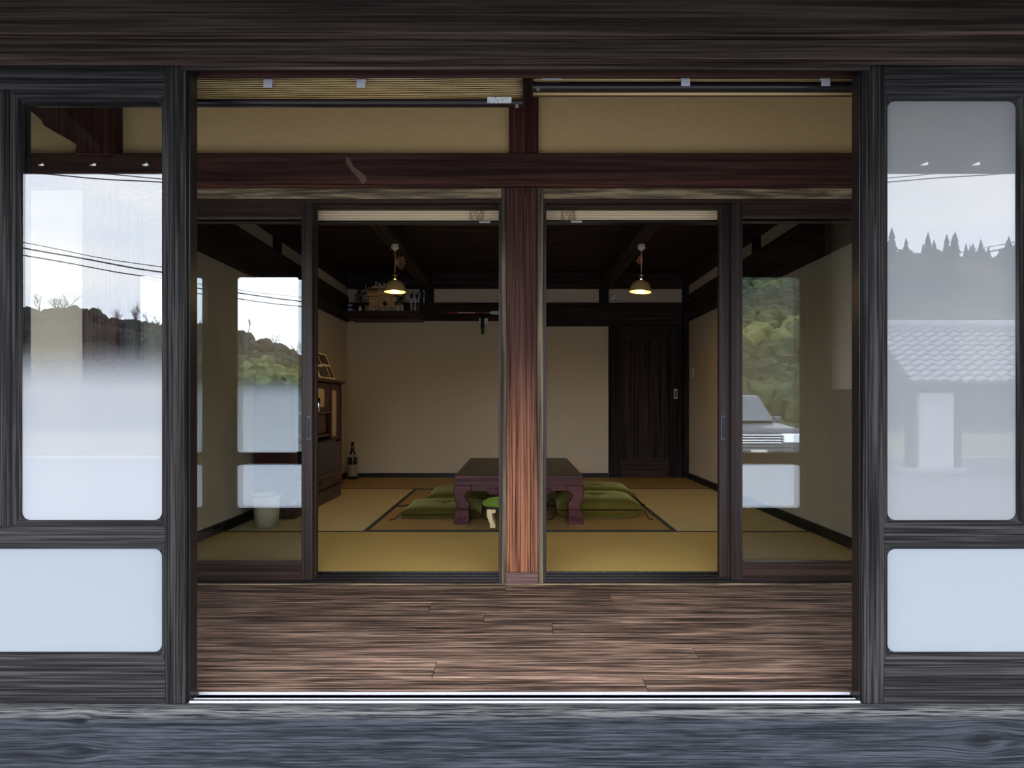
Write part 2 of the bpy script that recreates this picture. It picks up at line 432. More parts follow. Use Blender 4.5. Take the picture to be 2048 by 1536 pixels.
# ---- outer sliding doors
DZ = lambda py: Z(py, 1.60)
def rrect(x0, x1, z0, z1, r, n=6):
    pts = []
    for (cx, cz, a0) in ((x1 - r, z1 - r, 0), (x0 + r, z1 - r, 90), (x0 + r, z0 + r, 180), (x1 - r, z0 + r, 270)):
        for i in range(n + 1):
            t = math.radians(a0 + 90 * i / n); pts.append((cx + r * math.cos(t), cz + r * math.sin(t)))
    return pts
def bead(x0, x1, z0, z1, bw, yf, yb, r=.020):
    """mitred bead: outer edge square and flush, sloping back to a round-cornered sight edge, then straight through"""
    inn = rrect(x0, x1, z0, z1, r); n = len(inn); k = n // 4
    out = []
    cs = [(x1 + bw[1], z1 + bw[3]), (x0 - bw[0], z1 + bw[3]), (x0 - bw[0], z0 - bw[2]), (x1 + bw[1], z0 - bw[2])]
    for q in range(4): out += [cs[q]] * k
    ms = [MB(), MB()]
    for m in ms:
        for pts, y in ((out, yf + .0035), (inn, yf + .013), (inn, yb - .002), (out, yb - .002)):
            m.v += [(p[0], y, p[1]) for p in pts]
    for ring in range(3):
        for i in range(n):
            j = (i + 1) % n
            dx, dz = inn[j][0] - inn[i][0], inn[j][1] - inn[i][1]
            ms[0 if abs(dz) >= abs(dx) else 1].f.append([ring * n + i, ring * n + j, (ring + 1) * n + j, (ring + 1) * n + i])
    return ms
def outer_door(name, xa, xb, mull, yf, label, mats, near):
    """near = side facing the doorway (+1: its high-x stile). mull = (x0, x1) of the mullion"""
    yb = yf + .045
    d = empty(name, ((xa + xb) / 2, yf + .02, .006), label, 'sliding door', kind='structure')
    st, bw = .053, .015
    z0 = .0005
    for q, (s0, s1) in enumerate(((xa, xa + st), (xb - st, xb))):
        bx('stile', s0, s1, yf, yb, z0, 1.66, 'timber_v', d, .003)
    e = xb if near > 0 else xa
    if near:
        bx('edge_strip', *( (e, e + .004) if near > 0 else (e - .004, e)), yf + .012, yb + .004, z0, 1.62, 'bronze_bar', d, .001)
    a0, a1 = xa + st, xb - st
    bx('top_rail', a0, a1, yf + .002, yb, DZ(180), 1.66, 'timber_h', d, .002)
    bx('middle_rail', a0, a1, yf + .002, yb, DZ(1087), DZ(1055), 'timber_h', d, .002)
    bx('bottom_rail', a0, a1, yf + .002, yb, z0, DZ(1325), 'timber_h', d, .002)
    m0, m1 = mull
    bx('mullion', m0, m1, yf + .001, yb, DZ(1055), DZ(180), 'timber_v', d, .002)
    for (q0, q1, zz0, zz1, bb, mt) in ((a0, m0, DZ(1042), DZ(197), None, mats[0]), (m1, a1, DZ(1042), DZ(197), None, mats[1]),
                                   (a0, a1, DZ(1308), DZ(1100), None, mats[2])):
        bl, br = bw, bw
        if abs(q1 - m0) < 1e-6: br = .022
        if abs(q0 - m1) < 1e-6: bl = .022
        top = DZ(180) - zz1 if zz1 > 1 else DZ(1087) - zz1
        bot = zz0 - DZ(1055) if zz0 > .4 else zz0 - DZ(1325)
        bv, bh = bead(q0 + bl, q1 - br, zz0, zz1, (bl, br, bot, top), yf, yb)
        obj('glazing_bead_upright', bv, 'timber_v', d); obj('glazing_bead_level', bh, 'timber_h', d)
        bx('glass_pane', q0 + bl * .5, q1 - br * .5, yf + .015, yf + .019, zz0 - bot * .5, zz1 + top * .5, mt, d)
    return d
outer_door('door_1', -1.768, X(372, 1.60), (-1.300, X(18, 1.60)), 1.60, 'dark wooden sliding door with clear upper pane frosted towards the bottom, beside the folded-up wide reed blind', ('glass_fade', 'glass_fade', 'glass_frost'), 1)
outer_door('door_2', X(1727, 1.60), 1.781, (X(2058, 1.60), 1.326), 1.60, 'dark wooden sliding door with milky pane reflecting a tiled roof', ('glass_film', 'glass_clear', 'glass_frost'), -1)
outer_door('door_3', -2.76, -1.846, (-2.31, -2.28), 1.655, 'dark wooden sliding door farther along, mostly beyond the frame', ('glass_fade', 'glass_fade', 'glass_frost'), 0)
struct(bx('trim_23', -1.845, -1.762, 1.648, 1.70, 0, 1.70, 'timber_v'), 'dark post between the clear-paned door and the farther door', 'post')
struct(bx('trim_24', 1.755, 1.866, 1.648, 1.70, 0, 1.70, 'timber_v'), 'dark post at the end of the milky-paned door', 'post')
struct(bx('wall_outer_end', 1.783, 3.4, 1.61, 1.647, 0, 1.66, 'timber_v'), 'dark boarded wall outside beyond the milky sliding door', 'wall')
struct(bx('wall_outer_start', -3.4, -2.77, 1.61, 1.70, 0, 1.66, 'timber_v'), 'dark boarded wall outside beyond the farther wooden door', 'wall')

# ================================================================== veranda floor
fl = empty('floor', (0, 2.2, -.01), 'worn brown plank veranda floor inside the doorway', 'floor', kind='structure')
bx('subfloor', -3.2, 1.87, 1.665, 2.84, -.08, -.034, 'reed_gap', fl)
rows = [1.668, 1.781, 1.891, 2.0085, 2.1176, 2.231, 2.3416, 2.4536, 2.570, 2.70]
joints = [.35, -.24, .55, -1.2, .12, -.12, -.33, .37, -.05]
for i in range(len(rows) - 1):
    js = [-3.2, joints[i] - 1.82, joints[i], 1.862] if joints[i] - 1.82 > -3.1 else [-3.2, joints[i], 1.862]
    for k in range(len(js) - 1):
        dz = random.uniform(-.0008, .0008)
        bx('floor_plank', js[k] + .0005, js[k + 1] - .0005, rows[i] + .0008, rows[i + 1] - .0008, -.034, -.01 + dz, 'plank', fl, .0022)
# ================================================================== inner wall line (Y about 2.7)
YI = 2.70
ZI = lambda py: Z(py, YI)
XI = lambda px: X(px, YI)
zb0, zb1 = ZI(375), ZI(308)
struct(bx('trim_7', -3.2, 1.865, 2.685, 2.85, zb0, zb1, 'red_beam', None, .006), 'long reddish brown beam across the room front below the plaster', 'beam')
obj('bark_scar', MB().prism([(X(a, 2.684), Z(b, 2.684)) for a, b in ((690.7, 311.5), (700, 317), (707, 333), (730, 351), (734, 362), (725, 369), (716, 355), (701.5, 340), (692.5, 326))], 'y', 2.6835, 2.69), 'scar_brown', bpy.data.objects['trim_7'])
cp = empty('trim_8', (.02, 2.76, -.01), 'weathered reddish post between the two sash bays with worn orange grain', 'post', kind='structure')
bx('post_shaft', XI(1013), XI(1075), YI, 2.835, ZI(1145), zb0, 'red_post', cp, .004)
bx('post_foot', XI(1012), XI(1076), YI - .004, 2.835, -.01, ZI(1145), 'post_base', cp, .002)
bx('peg', XI(1040), XI(1052), YI - .0015, YI + .02, ZI(391), zb0, 'red_strut', cp, .001)
struct(bx('trim_9', XI(1018), XI(1077), 2.70, 2.85, zb1, 2.36, 'red_strut', None, .004), 'short dark red post above the long beam', 'post')
struct(bx('wall_front', -3.2, 1.91, 2.735, 2.85, zb1, 2.36, 'plaster_ochre'), 'rough ochre plaster wall above the long red beam', 'wall')
struct(bx('wall_front_side', -3.2, -1.846, 2.735, 2.85, -.01, zb0, 'plaster_cream'), 'cream plaster wall seen through the clear door pane', 'wall')
struct(bx('trim_10', -1.846, -1.70, 2.69, 2.85, -.01, 2.36, 'red_strut', None, .005), 'dark corner post seen through the clear door pane', 'post')
struct(bx('trim_11', 1.70, 1.865, 2.69, 2.85, -.01, zb0, 'red_strut', None, .005), 'dark corner post by the right sash', 'post')
# curved old brace beam meeting the corner post
pts = [(40, 180), (62, 223), (80, 238), (86, 250), (97, 256), (152, 288), (149, 309), (222, 309), (222, 150), (40, 150)]
struct(obj('trim_12', MB().prism([(X(a, 2.66), Z(b, 2.66)) for a, b in pts], 'y', 2.66, 2.735), 'red_strut', None, .006), 'curved dark brown old timber against the plaster, seen through the clear pane', 'brace')
zk = Z(397, 2.71)
struct(bx('trim_13', -1.70, XI(1003), 2.71, 2.84, zk, zb0, 'old_kamoi', None, .002), 'grey-brown weathered lintel board left of the red post', 'lintel')
struct(bx('trim_14', XI(1087), 1.70, 2.71, 2.84, zk, zb0, 'old_kamoi', None, .002), 'grey-brown weathered lintel board right of the red post', 'lintel')
struct(bx('trim_15', X(1003, 2.705), XI(1013), 2.705, 2.835, -.008, zb0, 'old_jamb', None, .002), 'pale weathered wooden strip on the left side of the red post', 'jamb')
struct(bx('trim_16', XI(1075), X(1087, 2.705), 2.705, 2.835, -.008, zb0, 'old_jamb', None, .002), 'pale weathered wooden strip on the right side of the red post', 'jamb')
struct(bx('trim_17', -1.70, 1.70, 2.694, 2.704, -.012, -.006, 'old_kamoi'), 'thin pale strip between plank floor and sash sills', 'trim strip')

def sash(parent, x0, x1, y0, y1, handle_x, mats=('sash_v', 'sash_h')):
    yg = (y0 + y1) / 2
    ym = y0
    zt, zg1, zg0, z0 = Z(402, ym), Z(433, ym), Z(1124, ym), Z(1161, ym)
    sw = .047
    for a, b in ((x0, x0 + sw), (x1 - sw, x1)):
        s = bx('sash_stile', a, b, y0, y1, z0, zt, 'sash_v', parent, .002)
        c = (a + b) / 2
        for q in (-.010, .012):
            bx('stile_groove', c + q - .0012, c + q + .0012, y0 - .0006, y0 + .002, z0, zt, 'black_metal', s)
        if handle_x is not None and abs(c - handle_x) < .04:
            hz0, hz1 = Z(881, y0), Z(830, y0)
            hd = bx('pull_handle', handle_x - .010, handle_x + .010, y0 - .004, y0 + .004, hz0, hz1, 'handle_grey', s, .002)
            bx('handle_recess', handle_x - .006, handle_x + .006, y0 - .0052, y0 + .002, hz0 + .013, hz1 - .013, 'black_metal', s, .001)
    bx('sash_top_rail', x0 + sw, x1 - sw, y0, y1, zg1, zt, 'sash_h', parent, .002)
    bx('sash_bead', x0 + sw, x1 - sw, y0 - .003, y0 + .004, zg1 - .002, zg1 + .012, 'sash_h', parent, .001)
    bx('sash_bottom_rail', x0 + sw, x1 - sw, y0, y1, z0, zg0, 'sash_h', parent, .002)
    bx('sash_bead', x0 + sw, x1 - sw, y0 - .003, y0 + .004, zg0 - .016, zg0 + .001, 'sash_h', parent, .001)
    bx('glass_pane', x0 + sw - .005, x1 - sw + .005, yg - .002, yg + .002, zg0 - .005, zg1 + .005, 'glass_sash', parent)

def bay(name, x0, x1, side, label):
    w_ = empty(name, ((x0 + x1) / 2, 2.77, -.008), label, 'sliding window', kind='structure')
    bx('head_frame', x0, x1, 2.715, 2.83, Z(405, 2.715), zk, 'sash_h', w_, .002)
    for y in (2.755, 2.795):
        bx('head_track', x0, x1, y - .003, y + .003, Z(414, y), Z(405, 2.715), 'sash_h', w_, .001)
    bx('sill_frame', x0, x1, 2.706, 2.832, -.008, .003, 'bronze_bar', w_, .001)
    for y in (2.735, 2.775, 2.826):
        bx('sill_track', x0, x1, y - .003, y + .003, .003, .009, 'bronze_bar', w_, .001)
    for a, b in ((x0, x0 + .012), (x1 - .012, x1)):
        bx('jamb_frame', a, b, 2.712, 2.83, .003, Z(405, 2.715), 'sash_v', w_, .001)
    if side < 0:
        sash(w_, x0 + .012, X(624.5, 2.722), 2.722, 2.752, X(618, 2.722))
        sash(w_, x0 + .014, X(632.5, 2.762), 2.762, 2.790, None)
    else:
        sash(w_, X(1463.5, 2.722), x1 - .012, 2.722, 2.752, None)
        sash(w_, X(1438.5, 2.762), x1 - .014, 2.762, 2.790, X(1446, 2.762))
    return w_
w1 = bay('window_1', -1.70, X(1003, 2.712), -1, 'brown aluminium sliding window bay left of the red post')
w2 = bay('window_2', X(1087, 2.712), 1.70, 1, 'brown aluminium sliding window bay right of the red post')
# window latch peeking past the stile
m = MB().tube([(X(636, 2.80), 2.802, Z(824, 2.80)), (X(636, 2.80), 2.802, Z(796, 2.80))], [.009, .009], 12)
lt = obj('window_latch', m, 'chrome', w1, 0, True)
obj('latch_loop', MB().tube([(X(631, 2.8), 2.80, Z(818, 2.8)), (X(629, 2.8), 2.80, Z(800, 2.8)), (X(632, 2.8), 2.80, Z(788, 2.8)), (X(636, 2.8), 2.80, Z(797, 2.8))], .005, 8), 'black_metal', lt, 0, True)

# ---- cellular shades inside the room at the bay heads
def shade(x0, x1, zlow, label, cordx=None):
    t = empty('cellular_shade', ((x0 + x1) / 2, 2.87, zlow), label, 'blind', 'raised cream shades')
    zt = Z(419.5, 2.85)
    bx('head_box', x0, x1, 2.848, 2.90, zt, zt + .012, 'bronze_bar', t, .001)
    n = 4
    for i in range(n):
        a = zlow + (zt - zlow) * i / n; b = zlow + (zt - zlow) * (i + 1) / n
        obj('pleat', MB().prism([(2.852, a), (2.849, (a + b) / 2), (2.852, b), (2.892, b), (2.895, (a + b) / 2), (2.892, a)], 'x', x0, x1), 'cream_shade', t)
    bx('bottom_rail', x0, x1, 2.848, 2.895, zlow - .010, zlow, 'bronze_bar', t, .002)
    if cordx:
        pts = []
        for i in range(60):
            u = i / 59
            pts.append((cordx + .033 * math.sin(i * .37) * (1 - .2 * u), 2.842 + .003 * math.sin(i * .9), zt + .004 - .056 * (.5 + .5 * math.sin(i * .61 + .6))))
        obj('pull_cord', MB().tube(pts, .0009, 5), 'cord_shade', t, 0, True)
        bx('cord_tag', cordx + .012, cordx + .062, 2.84, 2.844, zlow - .014, zlow - .005, 'white_plastic', t)
    return t
plain('cream_shade', (0.592, 0.456, 0.28), .8, 0, .05, 40)
shade(X(633, 2.85), X(1002, 2.85), Z(441, 2.85), 'raised cream shade across the open sash left of the red post', X(953, 2.85))
shade(X(1089, 2.85), X(1438, 2.85), Z(440, 2.85), 'raised cream shade across the open sash right of the red post', X(1136, 2.85))
shade(-1.68, X(630, 2.85), Z(438.5, 2.85), 'raised cream shade edge behind the left sash glass')
shade(X(1442, 2.85), 1.68, Z(437.5, 2.85), 'raised cream shade edge behind the right sash glass')

# ================================================================== reed blinds hanging inside the doorway head
YB = 1.76
ZB = lambda py: Z(py, YB)
XB = lambda px: X(px, YB)
t = empty('reed_blind', (-.87, YB, ZB(212)), 'half-raised yellow reed blind with dark bottom bar and white label', 'blind')
n = 12; z1, z0 = ZB(155), ZB(198.5)
bx('backing', -1.72, XB(1045.5), YB + .004, YB + .010, z0, z1 + .02, 'reed_gap', t)
for i in range(n + 3):
    zc = z0 + (z1 - z0) * (i + .5) / n
    m = MB(); k = 26
    pts = [(-1.72 + (XB(1045.5) + 1.72) * q / k, YB, zc + .0009 * math.sin(q * .7 + i * .35) + .0005 * math.sin(q * 2.1 + i)) for q in range(k + 1)]
    obj('reed_slat', m.tube(pts, .00175, 6), 'reed', t, 0, True)
obj('bottom_bar', MB().prism([(YB - .012 + .012 * (1 - math.cos(a_)) , 0) for a_ in ()] or
    [(YB - .011 * math.sin(q), ZB(205.2) + .0098 * math.cos(q)) for q in [math.pi * i / 8 for i in range(9)]] + [(YB + .008, ZB(205.2) - .0098), (YB + .008, ZB(205.2) + .0098)], 'x', -1.72, XB(1046)), 'bronze_bar', t)
bx('printed_label', XB(976), XB(1022), YB - .0125, YB - .009, ZB(209), ZB(198.5), 'label_print', t)
bx('label_edge', XB(975), XB(1023), YB - .0122, YB - .0088, ZB(209.6), ZB(198), 'white_plastic', t)
obj('bar_screw', MB().lathe([(0, -.004), (.005, -.004), (.005, .003), (0, .003)], (XB(1034), YB - .004, ZB(213)), 10), 'screw_steel', t)
bx('end_cap', XB(1046), XB(1049), YB - .012, YB + .012, ZB(210), ZB(157), 'black_metal', t)
t2 = empty('reed_blind', (.9, YB, ZB(190)), 'fully raised reed blind showing its dark bar above two reeds', 'blind')
for yy, py in ((YB - .004, 158.5), (YB - .004, 161.5), (YB + .012, 183.5), (YB + .012, 186.5), (YB + .012, 189)):
    obj('reed_slat', MB().tube([(XB(1066), yy, Z(py, yy)), (XB(1400), yy, Z(py + .3, yy)), (1.72, yy, Z(py + .2, yy))], .0019, 6), 'reed', t2, 0, True)
bx('backing', XB(1066), 1.72, YB + .016, YB + .02, ZB(187), ZB(150), 'reed_gap', t2)
zc = ZB(173)
obj('bottom_bar', MB().prism([(YB - .012 * math.sin(q), zc + .0125 * math.cos(q)) for q in [math.pi * i / 8 for i in range(9)]] + [(YB + .010, zc - .0125), (YB + .010, zc + .0125)], 'x', XB(1065), 1.72), 'bronze_bar', t2)
bx('printed_label', XB(1083), XB(1124), YB - .013, YB - .008, ZB(162.5), ZB(156), 'white_plastic', t2)
bx('end_cap', XB(1062), XB(1065), YB - .012, YB + .014, ZB(186), ZB(155), 'black_metal', t2)
obj('bar_screw', MB().lathe([(0, -.004), (.005, -.004), (.005, .003), (0, .003)], (XB(1076), YB - .006, ZB(180)), 10), 'screw_steel', t2)
names = {536: 'white clip on the reed blind nearest the clear-paned door', 722: 'white clip at the middle of the half-raised reed blind',
         1371: 'white clip at the middle of the raised blind bar', 1651: 'white clip at the raised blind end by the milky-paned door'}
for px, lb in names.items():
    c = empty('blind_clip', (XB(px), YB - .016, ZB(176)), lb, 'clip', 'white blind clips')
    yb_ = YB - .014
    bx('clip_face', X(px - 9, yb_), X(px + 9, yb_), yb_ - .003, yb_, Z(176 if px < 1000 else 172.5, yb_), Z(159 if px < 1000 else 156.5, yb_), 'white_plastic', c, .0012)
    bx('clip_hook', X(px - 9, yb_), X(px + 9, yb_), yb_, yb_ + .02, Z(159.5 if px < 1000 else 157, yb_), Z(157 if px < 1000 else 154.5, yb_), 'white_plastic', c, .001)

# veranda ceiling and end walls
struct(bx('ceiling_veranda', -3.3, 1.9, 1.60, 2.9, 2.30, 2.36, 'dark_x'), 'dark board ceiling above the veranda', 'ceiling')
we = empty('wall_veranda_end', (1.88, 2.2, -.01), 'grey plaster end wall of the veranda with boarded wainscot', 'wall', kind='structure')
bx('plaster_face', 1.866, 1.91, 1.66, 2.734, -.01, 2.30, 'plaster_cream', we)
bx('wainscot_rail', 1.852, 1.866, 1.70, 2.69, .77, .84, 'timber_h', we, .002)
for i in range(11):
    y = 1.70 + i * .09
    bx('wainscot_board', 1.856, 1.866, y + .0015, y + .0885, -.01, .77, 'timber_v', we, .003)
struct(bx('wall_veranda_start', -3.3, -3.2, 1.6, 2.9, -.01, 2.3, 'plaster_cream'), 'far end wall of the veranda', 'wall')

# ================================================================== tatami room
XL, XR, YF, YK = -1.766, 1.756, 2.836, 6.588
ZC = 2.107
tf = empty('floor_mats', (0, 4.7, 0), 'tatami floor of golden straw mats with dark green borders', 'floor', kind='structure')
bx('mat_underlay', XL - .05, XR + .05, YF, YK + .05, -.08, -.006, 'reed_gap', tf)
Ym = [2.838, 3.785, 4.72, 5.655, 6.588]
def mat(x0, x1, y0, y1, m, bd):
    o = bx('tatami_mat', x0 + .001, x1 - .001, y0 + .001, y1 - .001, -.05, 0, m, tf)
    b = .030
    if bd == 'x':
        for (a, c) in ((y0 + .001, y0 + b), (y1 - b, y1 - .001)):
            bx('mat_edging', x0 + .001, x1 - .001, a, c, -.01, .0012, 'mat_border', o)
    else:
        for (a, c) in ((x0 + .001, x0 + b), (x1 - b, x1 - .001)):
            bx('mat_edging', a, c, y0 + .001, y1 - .001, -.01, .0012, 'mat_border', o)
xm0, xm1 = X(736, 3.785), X(1344, 3.785)
mat(XL, 0, Ym[0], Ym[1], 'tatami_cross', 'x'); mat(0, XR, Ym[0], Ym[1], 'tatami_cross', 'x')
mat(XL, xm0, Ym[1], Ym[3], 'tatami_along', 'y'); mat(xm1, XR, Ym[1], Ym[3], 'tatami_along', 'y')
mat(xm0, xm1, Ym[1], Ym[2], 'tatami_shaded', 'x'); mat(xm0, xm1, Ym[2], Ym[3], 'tatami_shaded', 'x')
mat(XL, 0, Ym[3], Ym[4], 'tatami_shaded', 'x'); mat(0, XR, Ym[3], Ym[4], 'tatami_shaded', 'x')

ZK = lambda py: Z(py, YK - .01)
XK = lambda px: X(px, YK - .01)
struct(bx('wall_back', XL - .1, XR + .1, YK, YK + .1, -.05, ZC + .1, 'plaster_cream'), 'cream plaster back wall of the tatami room', 'wall')
struct(bx('wall_left', XL - .1, XL, 2.85, YK, -.05, ZC + .1, 'plaster_cream'), 'cream plaster wall along the left of the tatami room', 'wall')
struct(bx('wall_right', XR, XR + .1, 2.85, YK, -.05, ZC + .1, 'plaster_cream'), 'cream plaster wall along the right of the tatami room', 'wall')
ce = empty('ceiling', (0, 4.7, ZC), 'dark brown board ceiling of the tatami room', 'ceiling', kind='structure')
for i in range(9):
    y = 2.85 + i * .4155
    bx('ceiling_board', XL, XR, y + .001, y + .4145, ZC, ZC + .03, 'dark_x', ce, .003)
bx('ceiling_backing', XL - .1, XR + .1, 2.85, YK + .1, ZC + .03, ZC + .1, 'dark_x', ce)
for xc, lb in ((-.945, 'dark ceiling beam carrying the lamp above the house shrine side'), (.915, 'dark ceiling beam carrying the lamp by the dark door')):
    struct(bx('trim_beam', xc - .06, xc + .06, 2.86, YK - .04, 1.967, ZC - .001, 'dark_y', None, .005), lb, 'ceiling beam')
zn1, zn0 = ZK(606), ZK(642)
zs1 = ZK(578)
struct(bx('trim_18', XL, XR, YK - .035, YK, zn0, zn1, 'dark_x', None, .003), 'dark wooden rail across the back wall under the plaster strip', 'rail')
struct(bx('trim_19', XL, XR, YK - .05, YK, zs1, ZC, 'dark_x', None, .003), 'dark beam across the back wall under the ceiling', 'beam')
for a, b, lb in ((840, 868, 'short dark post in the back wall strip beside the shrine shelf'), (1198, 1217, 'short dark post in the back wall strip beside the round alarm')):
    struct(bx('trim_post', XK(a), XK(b), YK - .03, YK, zn1, zs1, 'dark_z'), lb, 'post')
struct(bx('trim_20', XK(685.5), XK(694), YK - .03, YK, 0, zn0, 'dark_z'), 'thin dark corner post beside the tea cabinet', 'post')
struct(bx('trim_21', XK(1364), XR, YK - .09, YK, 0, ZC, 'dark_z', None, .004), 'dark corner post right of the dark door', 'post')
struct(bx('trim_22', XK(1085), XK(1362), YK - .045, YK, ZK(652.5), zn0, 'dark_x'), 'thin dark lintel over the dark door', 'lintel')
struct(bx('baseboard_back', XK(694), XK(1216), YK - .02, YK, 0, ZK(946), 'baseboard_black', None, .002), 'black baseboard along the back wall', 'baseboard')
for s, x0, x1, nm in ((-1, XL, XL + .022, 'left'), (1, XR - .022, XR, 'right')):
    struct(bx('baseboard_' + nm, x0, x1, 2.86, YK - .09, 0, .055, 'baseboard_black', None, .002), 'black baseboard along the %s plaster wall' % nm, 'baseboard')
    struct(bx('trim_rail_' + nm, x0 if s < 0 else x1 - .028, x0 + .028 if s < 0 else x1, 2.86, YK - .05, 1.600, 1.865, 'dark_y', None, .003), 'dark deep rail along the %s plaster wall' % nm, 'rail')
    struct(bx('trim_cornice_' + nm, x0 if s < 0 else x1 - .028, x0 + .028 if s < 0 else x1, 2.86, YK - .05, 1.967, ZC, 'dark_y', None, .003), 'dark beam under the ceiling along the %s wall' % nm, 'beam')
    struct(bx('trim_stud_' + nm, x0, x1, 4.58, 4.70, 1.865, 1.967, 'dark_z'), 'short dark post in the %s wall strip' % nm, 'post')
# dark door
d4 = empty('door_4', ((XK(1217) + XK(1362)) / 2, YK - .02, 0), 'dark brown panelled sliding door at the back', 'door', kind='structure')
dx0, dx1, dzt = XK(1217), XK(1362), ZK(652.5)
bx('stile', dx0, XK(1240), YK - .045, YK, 0, dzt, 'dark_z', d4, .002)
bx('stile', XK(1336), dx1, YK - .045, YK, 0, dzt, 'dark_z', d4, .002)
bx('top_rail', XK(1240), XK(1336), YK - .045, YK, ZK(680), dzt, 'dark_x', d4, .002)
bx('bottom_rail', XK(1240), XK(1336), YK - .045, YK, 0, ZK(918), 'dark_x', d4, .002)
bx('panel', XK(1240), XK(1336), YK - .030, YK, ZK(918), ZK(680), 'door_panel', d4)
hp = bx('pull', XK(1346), XK(1353), YK - .050, YK - .04, ZK(797.5), ZK(778), 'switch_white', d4, .002, label='white recessed pull')
bx('pull_slot', XK(1347.8), XK(1351.3), YK - .0512, YK - .045, ZK(794.5), ZK(781.5), 'handle_grey', hp)

# round alarm on the strip, switch and knob
al = empty('smoke_alarm', (XK(1229.5), YK - .02, ZK(605)), 'round white alarm on the plaster strip beside the lamp', 'alarm')
T90 = Matrix.Rotation(math.pi / 2, 3, 'X')
obj('housing', MB().lathe([(0, .022), (.030, .022), (.043, .014), (.046, 0), (0, 0)], (XK(1229.5), YK, ZK(594.5)), 24, T90), 'switch_white', al, 0, True)
obj('sensor', MB().lathe([(0, .026), (.006, .026), (.008, .02), (0, .02)], (XK(1230), YK, ZK(600.5)), 10, T90), 'black_plastic', al)
sw = empty('light_switch', (XR - .005, X(1383, 1) and 1.756 * F / (1383 - CX), Z(758, 6.40)), 'white light switch plate on the right plaster wall', 'light switch')
ys = 1.75 * F / (1383.5 - CX)
bx('switch_plate', XR - .010, XR, ys - .06, ys + .06, Z(758, ys), Z(737, ys), 'switch_white', sw, .002)
bx('rocker', XR - .014, XR - .008, ys - .02, ys + .02, Z(753, ys), Z(742, ys), 'cord_white', sw, .001)
kb = empty('wall_peg', (XK(1374), YK - .11, ZK(824)), 'small tan wooden peg on the corner post by the dark door', 'peg')
obj('peg_stem', MB().lathe([(0, .03), (.008, .028), (.008, 0), (0, 0)], (XK(1372), YK - .088, ZK(821)), 10, T90), 'knot_tan', kb, 0, True)
obj('peg_head', MB().lathe([(0, .042), (.013, .038), (.016, .032), (.012, .027), (0, .027)], (XK(1374), YK - .088, ZK(821)), 12, T90), 'knot_tan', kb, 0, True)

# ================================================================== pendant lamps
def lamp(px, label, tilt, coil):
    Yl = 4.82; x = X(px, Yl); zt = 1.967
    t = empty('pendant_lamp', (x, Yl, Z(588, Yl)), label, 'lamp', 'brass dome pendant lamps')
    zc = Z(501, Yl)
    obj('ceiling_rose', MB().lathe([(0, zt), (.026, zt), (.027, zt - .012), (.020, zt - .016), (.030, zt - .018), (.030, zt - .030), (.018, zt - .034), (.014, zc), (0, zc)], (x, Yl, 0), 20), 'cord_white', t, 0, True)
    zcap = Z(549, Yl)
    obj('cord', MB().tube([(x, Yl, zc + .004), (x + .002, Yl, (zc + zcap) / 2), (x - .003, Yl, zcap - .01)], .0028, 8), 'beige_cord' if coil else 'cord_white', t, 0, True)
    n_loop = 5 if coil else 4
    for q in range(n_loop):
        if coil: an, L, az = math.radians(28 - 15 * q), .080 - .006 * abs(q - 1), Z(522, Yl) + .006 - .005 * q
        else: an, L, az = math.radians(-92 - 11 * q), .088 - .010 * q, Z(508, Yl) - .003 * q
        ax_ = x + (.003 if coil else -.002)
        dx_, dz_ = math.cos(an), math.sin(an)
        pts = []
        for i in range(17):
            t_ = i / 16 * 2 * math.pi
            l_, w_ = L * (1 - math.cos(t_)) / 2, .008 * math.sin(t_)
            pts.append((ax_ + dx_ * l_ - dz_ * w_, Yl - .008 + .004 * q, az + dz_ * l_ + dx_ * w_ - (.012 * math.sin(t_ / 2) if coil else 0)))
        obj('cord_loop', MB().tube(pts, .0021, 6), 'copper_cord', t, 0, True)
    R = Matrix.Rotation(tilt, 3, 'Y')
    c = (x, Yl, zcap)
    zr = Z(583.5, Yl) - zcap          # rim below the cap
    dome0 = Z(560, Yl) - zcap
    r = .083
    obj('lamp_socket', MB().lathe([(0, .012), (.008, .010), (.008, 0), (.020, -.002), (.020, -.009), (.011, -.011), (.011, -.02), (.018, -.022), (.018, -.034), (.012, dome0 + .004), (0, dome0)], c, 18, R), 'brass_bright' if coil else 'chrome', t, 0, True)
    prof = [(.012, dome0)]
    for i in range(1, 11):
        u = i / 10 * math.pi / 2
        prof.append((r * math.sin(u) ** .9 if i < 10 else r, zr + (dome0 - zr) * math.cos(u)))
    ip = [(q[0] - .003, q[1] - .002) for q in prof[::-1]]
    sh = obj('lamp_shade', MB().lathe(prof + [(r + .0015, zr - .002), (r - .002, zr - .002)], c, 36, R), 'brass_dull', t, 0, True)
    obj('shade_lining', MB().lathe(ip, c, 36, R), 'shade_inner', sh, 0, True)
    bp = [(0, zr - .012)] + [(.027 * math.sin(u), zr + .015 - .027 * math.cos(u)) for u in [.5, 1.0, 1.5, 2.0, 2.5]] + [(.012, zr + .06), (0, zr + .06)]
    obj('light_bulb', MB().lathe(bp, c, 18, R), 'bulb', t, 0, True)
a = N('shade_inner'); a.done(a.bsdf((.42, .25, .03), .6))
lamp(790, 'brass dome pendant lamp with loosely looped cord, hanging before the house shrine', 0, True)
lamp(1283, 'slightly tilted brass dome pendant lamp hanging near the dark door', .07, False)

